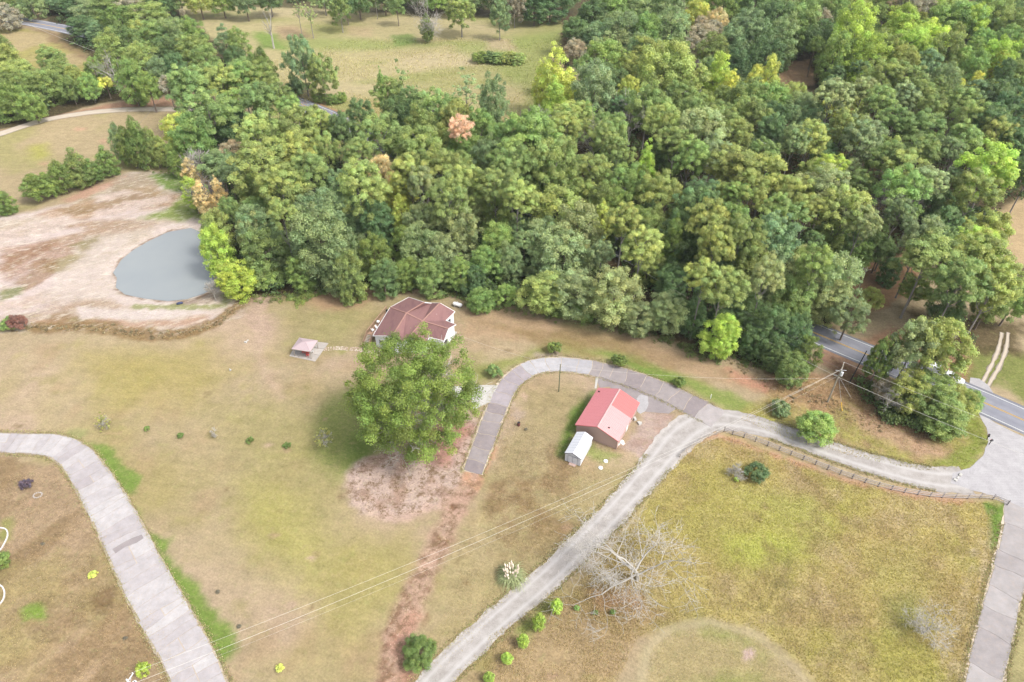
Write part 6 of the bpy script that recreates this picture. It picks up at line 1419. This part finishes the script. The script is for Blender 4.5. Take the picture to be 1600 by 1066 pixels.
# names that single out: nearest area, kind and colour, then order from the left
AREAS = [('above the pond', 300, 250), ('right of the pond', 400, 380), ('near the dirt track', 60, 130), ('left of the far meadow', 230, 70), ('along the far edge of the meadow', 560, 0), ('below the far meadow', 640, 220), ('behind the brown-roofed house', 640, 390),
         ('in the block above the pond', 400, 200), ('in the centre of the wood', 900, 280), ('right of the far meadow', 930, 110), ('at the front centre of the wood', 900, 410), ('around the far tan clearing', 1180, 120), ('at the top right corner', 1500, 40), ('below the top right corner', 1480, 150), ('at the top centre right', 1320, 60),
         ('in the middle right of the wood', 1200, 280), ('right of centre in the wood', 1060, 190), ('beside the tan field at right', 1500, 300), ('left of the tan roadside opening', 1300, 350), ('between lawn and highway', 1180, 470), ('across the highway at right', 1500, 430), ('by the roadside bare branches', 1440, 620), ('at the top centre', 1000, 30), ('below the far tan clearing', 1250, 200)]
gr = {}
for t in TREES:
    if not t['auto']: continue
    u, v = pix(*t['p']); a = min(AREAS, key=lambda a: (a[1]-u)**2+((a[2]-v)*1.3)**2)
    gr.setdefault((a[0], t['kind'], t['c']), []).append((u, t))
ORD = ['leftmost','second from left','third from left','fourth from left','fifth from left','sixth from left','seventh from left','eighth from left','ninth from left','tenth from left']
for (a, kd, c), L in gr.items():
    L.sort(key=lambda x: x[0])
    for i, (u, t) in enumerate(L):
        what = CNAME[c]+' '+{'P': 'round-crowned pine', 'O': 'broadleaf tree', 'E': 'full-skirted tree', 'T': 'narrow upright tree', 'C': 'conical cedar', 'S': 'shrub', 'H': 'sparse tree'}[kd]
        if len(L) == 1: lb = 'only '+what+' '+a
        elif i == len(L)-1: lb = 'rightmost '+what+' '+a
        elif i < len(ORD): lb = ORD[i]+' '+what+' '+a
        else: lb = str(i+1)+'th from left '+what+' '+a
        t['o']['label'] = lb
        if len(L) > 1: t['o']['group'] = CNAME[c]+' '+{'P': 'pines', 'O': 'broadleaf trees', 'E': 'full trees', 'T': 'narrow trees', 'C': 'cedars', 'S': 'shrubs', 'H': 'sparse trees'}[kd]+' '+a

# ------------------------------------------------------------------ undergrowth on the forest floor (one mass)
def scatter_clumps(name, polys, n, rmin, rmax, leafn, size, color, label, world_ok=None, flat=.9, holes=()):
    pts = []; tries = 0
    PP = [P2(q) for q in polys]
    areas = [max(1., (q[:,0].max()-q[:,0].min())*(q[:,1].max()-q[:,1].min())) for q in PP]
    while len(pts) < n and tries < n*12:
        tries += 1; q = PP[int(np.searchsorted(np.cumsum(areas)/sum(areas), RS.rand()))]
        x = RS.uniform(q[:,0].min(), q[:,0].max(), 64); y = RS.uniform(q[:,1].min(), q[:,1].max(), 64)
        ok = sdf_poly(x, y, q) < -1.0
        if world_ok is not None: ok &= world_ok(x, y)
        for a, b in zip(x[ok], y[ok]):
            if len(pts) < n: pts.append((a, b))
    A = np.array(pts); zz = hgt(A[:,0], A[:,1]); rr = RS.uniform(rmin, rmax, len(A))
    cl = [(A[i,0], A[i,1], zz[i]+rr[i]*.35, rr[i]) for i in range(len(A))]
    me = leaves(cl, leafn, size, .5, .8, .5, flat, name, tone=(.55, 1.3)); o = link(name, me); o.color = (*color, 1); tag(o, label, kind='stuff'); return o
okroad = lambda x, y: (dist_line(x, y, hwl) > 6.5) & (y < 420)
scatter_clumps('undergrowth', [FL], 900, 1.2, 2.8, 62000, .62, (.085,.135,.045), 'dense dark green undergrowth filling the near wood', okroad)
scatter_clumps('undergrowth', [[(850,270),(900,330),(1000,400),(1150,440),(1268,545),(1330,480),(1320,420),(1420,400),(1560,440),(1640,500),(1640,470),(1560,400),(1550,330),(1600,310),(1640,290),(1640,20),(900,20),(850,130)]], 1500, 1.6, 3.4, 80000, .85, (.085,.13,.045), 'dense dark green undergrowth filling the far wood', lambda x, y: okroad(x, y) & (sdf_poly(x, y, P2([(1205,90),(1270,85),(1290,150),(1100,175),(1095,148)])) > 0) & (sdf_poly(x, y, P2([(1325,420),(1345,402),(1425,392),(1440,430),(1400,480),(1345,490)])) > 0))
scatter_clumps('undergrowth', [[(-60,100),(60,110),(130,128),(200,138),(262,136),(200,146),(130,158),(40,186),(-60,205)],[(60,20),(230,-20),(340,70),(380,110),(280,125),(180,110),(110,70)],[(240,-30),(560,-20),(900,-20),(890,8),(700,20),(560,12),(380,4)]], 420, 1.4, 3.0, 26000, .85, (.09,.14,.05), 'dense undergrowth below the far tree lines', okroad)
scatter_clumps('undergrowth', [[(1330,590),(1400,606),(1480,640),(1500,672),(1450,684),(1380,660),(1345,630)],[(1420,490),(1600,500),(1600,545),(1540,545),(1480,530)]], 90, .8, 1.8, 9000, .45, (.11,.16,.05), 'tangled undergrowth of the roadside groups', okroad)
# ragged wood edge: low weeds and brambles
def edge(name, pts, width, n, rmin, rmax, leafn, size, color, label, twist=1.0):
    sp = spline([Vector((*at(*p)[:2], 0)) for p in pts], 1.0); cl = []
    for _ in range(n):
        p = sp[RS.randint(len(sp))]; x = p.x+RS.normal(0, width); y = p.y+RS.normal(0, width); r = RS.uniform(rmin, rmax); cl.append((x, y, gz(x, y)+r*.3, r))
    o = link(name, leaves(cl, leafn, size, .6, .9, .4, .8, name, tone=(.6, 1.35))); o.color = (*color, 1); tag(o, label, kind='stuff'); return o
edge('brambles', [(385,464),(450,466),(520,452),(600,449),(700,460),(745,480),(800,480),(860,492),(900,498),(950,510),(1000,524),(1050,534),(1100,560),(1150,562),(1230,590)], .9, 420, .3, .9, 16000, .26, (.15,.19,.06), 'ragged green brambles along the front of the wood')
edge('dry_weeds', [(0,512),(60,513),(130,512),(180,517),(240,525),(300,518),(340,505),(372,480),(385,466)], .7, 300, .12, .45, 11000, .16, (.30,.235,.13), 'band of dry brown weeds below the pond sand')
edge('brambles', [(430,462),(470,470),(500,452)], 1.2, 60, .4, .9, 3500, .26, (.20,.26,.07), 'yellow-green brambles at the left end of the wood front')
edge('dry_weeds', [(1150,572),(1210,600),(1270,625),(1320,645),(1370,665)], 1.3, 130, .15, .4, 5000, .16, (.33,.25,.14), 'dry weeds on the verge island bank')
edge('dry_weeds', [(262,268),(290,285),(305,310),(322,340)], 1.6, 120, .2, .6, 5000, .2, (.17,.25,.06), 'fresh green weeds at the tip of the pond')
# tufts of the uncut hay field, standing grass and stubble
def tufts(name, poly, n, hmin, hmax, w, cols, label, blades=3, avoid=None, clump=None, own=.8):
    P = P2(poly); x = RS.uniform(P[:,0].min(), P[:,0].max(), n*3); y = RS.uniform(P[:,1].min(), P[:,1].max(), n*3)
    ok = sdf_poly(x, y, P) < -.5
    if clump: ok &= fbm(x, y, clump, 123) > RS.uniform(.30, .62, len(x))
    x = x[ok][:n]; y = y[ok][:n]; m = len(x); z = hgt(x, y)
    x = np.repeat(x, blades); y = np.repeat(y, blades); z = np.repeat(z, blades); k = m*blades
    a = RS.uniform(0, 6.28, k); h = RS.uniform(hmin, hmax, k); ln = RS.uniform(.2, .9, k)*h; dx, dy = np.cos(a), np.sin(a); b = a+1.57; wx, wy = np.cos(b)*w, np.sin(b)*w
    B = np.stack([x, y, z-.02], 1); V = np.stack([B-np.stack([wx, wy, 0*wx], 1), B+np.stack([wx, wy, 0*wx], 1), B+np.stack([dx*ln, dy*ln, h], 1)], 1).reshape(-1, 3)
    ci = RS.randint(0, len(cols), k); C_ = np.array(cols)[ci]
    if own: ix = np.clip(np.searchsorted(xs, x), 0, nx-1); iy = np.clip(np.searchsorted(ys, y), 0, ny-1); C_ = C_*(1-own)+COL[iy*nx+ix]*own*1.95
    C_ = C_*RS.uniform(.88, 1.2, k)[:, None]
    me = np_mesh(name, V, np.arange(3*k).reshape(k, 3), M['leaf'], C_.repeat(3, 0)); o = link(name, me); o.color = (1,1,1,1); tag(o, label, kind='stuff'); return o
HAY = [(.62,.55,.26), (.57,.47,.26), (.55,.54,.20), (.44,.35,.18), (.68,.60,.34)]
tufts('hay_grass', RF, 46000, .14, .34, .06, HAY, 'rough uncut hay grass inside the rail fence', 2)
tufts('hay_grass', [(1000,1085),(1012,1012),(1050,982),(1110,972),(1180,992),(1240,1042),(1285,1085)], 6000, .05, .14, .05, HAY, 'short mown grass inside the curved mower track', 2)
tufts('hay_grass', [(760,990),(860,925),(960,925),(1060,960),(1000,1000),(960,1090),(740,1090)], 6000, .12, .3, .05, HAY, 'rough grass between the gravel drive and the hay field', 2, clump=4)
tufts('hay_grass', [(0,715),(95,722),(150,790),(215,900),(262,980),(300,1090),(0,1090)], 9000, .08, .2, .05, [(.48,.38,.24),(.38,.29,.18),(.46,.40,.23)], 'tussocky dry grass left of the wide driveway', 2, clump=3)
tufts('hay_grass', [(780,640),(990,700),(880,860),(700,1050),(650,1050),(760,780)], 8000, .08, .2, .05, [(.46,.37,.22),(.34,.26,.16),(.42,.38,.19)], 'tussocky dry grass between the clay strip and the gravel drive', 2, clump=3)
tufts('hay_grass', ISL, 6000, .12, .34, .05, [(.36,.36,.14),(.42,.35,.20),(.48,.37,.25)], 'unmown grass on the verge island', 2, clump=3)
tufts('hay_grass', [(360,110),(560,60),(880,60),(840,200),(700,230),(540,230),(440,170)], 9000, .3, .7, .14, [(.50,.44,.26),(.42,.42,.20),(.56,.48,.30)], 'long dry grass of the far meadow', 2, clump=9)
# dead leaves on the clay and along the drainage strip
tufts('leaf_litter', CL, 2600, .03, .08, .09, [(.16,.09,.05),(.22,.13,.07),(.12,.08,.05)], 'fallen brown leaves on the bare clay under the oak', 1, clump=1.6, own=0)
tufts('leaf_litter', [(725,745),(745,750),(690,900),(660,960),(640,1080),(590,1080),(640,960),(670,860)], 1800, .03, .08, .08, [(.16,.09,.05),(.20,.12,.07)], 'fallen brown leaves along the bare clay strip', 1, clump=1.4, own=0)

def verge(name, pts, half, n, cols, label, hmin=.06, hmax=.2, world=False):
    sp = spline([Vector((*(p if world else at(*p)[:2]), 0)) for p in pts], 1.0); X_ = []; Y_ = []
    for _ in range(n):
        i = RS.randint(1, len(sp)); p = sp[i]; d = Vector((p.x-sp[i-1].x, p.y-sp[i-1].y)).normalized(); r = Vector((d.y, -d.x)); f = i/len(sp)
        hw = half[0]+(half[1]-half[0])*f; o_ = (1 if RS.rand() < .5 else -1)*(hw+RS.normal(.05, .28)); q = RS.uniform(-.5, .5); X_.append(p.x+r.x*o_+d.x*q); Y_.append(p.y+r.y*o_+d.y*q)
    x = np.array(X_).repeat(3); y = np.array(Y_).repeat(3); x = x+RS.normal(0, .08, len(x)); y = y+RS.normal(0, .08, len(y)); z = hgt(x, y); k = len(x)
    a = RS.uniform(0, 6.28, k); h = RS.uniform(hmin, hmax, k); ln = h*RS.uniform(.4, 1.3, k); b = a+1.57; w = .06; wx, wy = np.cos(b)*w, np.sin(b)*w
    B = np.stack([x, y, z], 1); O_ = np.stack([wx, wy, 0*wx], 1); V = np.stack([B-O_, B+O_, B+np.stack([np.cos(a)*ln, np.sin(a)*ln, h], 1)], 1).reshape(-1, 3)
    C_ = np.array(cols)[RS.randint(0, len(cols), k)]*RS.uniform(.75, 1.2, k)[:, None]
    o = link(name, np_mesh(name, V, np.arange(3*k).reshape(k, 3), M['leaf'], C_.repeat(3, 0))); o.color = (1,1,1,1); tag(o, label, kind='stuff')
VG = [(.42,.36,.19),(.30,.34,.12),(.36,.27,.15),(.24,.20,.12)]
verge('verge_grass', [(-60,688),(0,692),(45,694),(85,697),(115,712),(138,740),(160,775),(185,820),(208,868),(232,915),(262,970),(292,1022),(322,1090)], (2.7, 3.7), 5200, VG, 'ragged grass creeping over the wide driveway edges')
verge('verge_grass', [(1030,720),(985,772),(940,820),(890,868),(840,915),(790,958),(740,1003),(690,1052),(640,1110)], (2.6, 2.4), 4200, VG, 'ragged grass along the lower gravel drive')
verge('verge_grass', [(1460,750),(1400,737),(1330,716),(1270,695),(1210,673)], (2.9, 2.6), 2400, VG, 'ragged grass along the upper gravel drive')
verge('verge_grass', [(1110,648),(1075,630),(1040,612),(1000,596),(955,582),(915,573),(870,569),(835,574),(808,588),(790,608),(778,635),(765,665),(752,700),(738,738)], (2.9, 2.1), 3400, VG, 'ragged grass along the old drive')
verge('verge_grass', [(1592,830),(1580,880),(1567,930),(1556,980),(1546,1020),(1528,1120)], (2.7, 2.5), 2600, VG, 'ragged grass along the cracked lane')
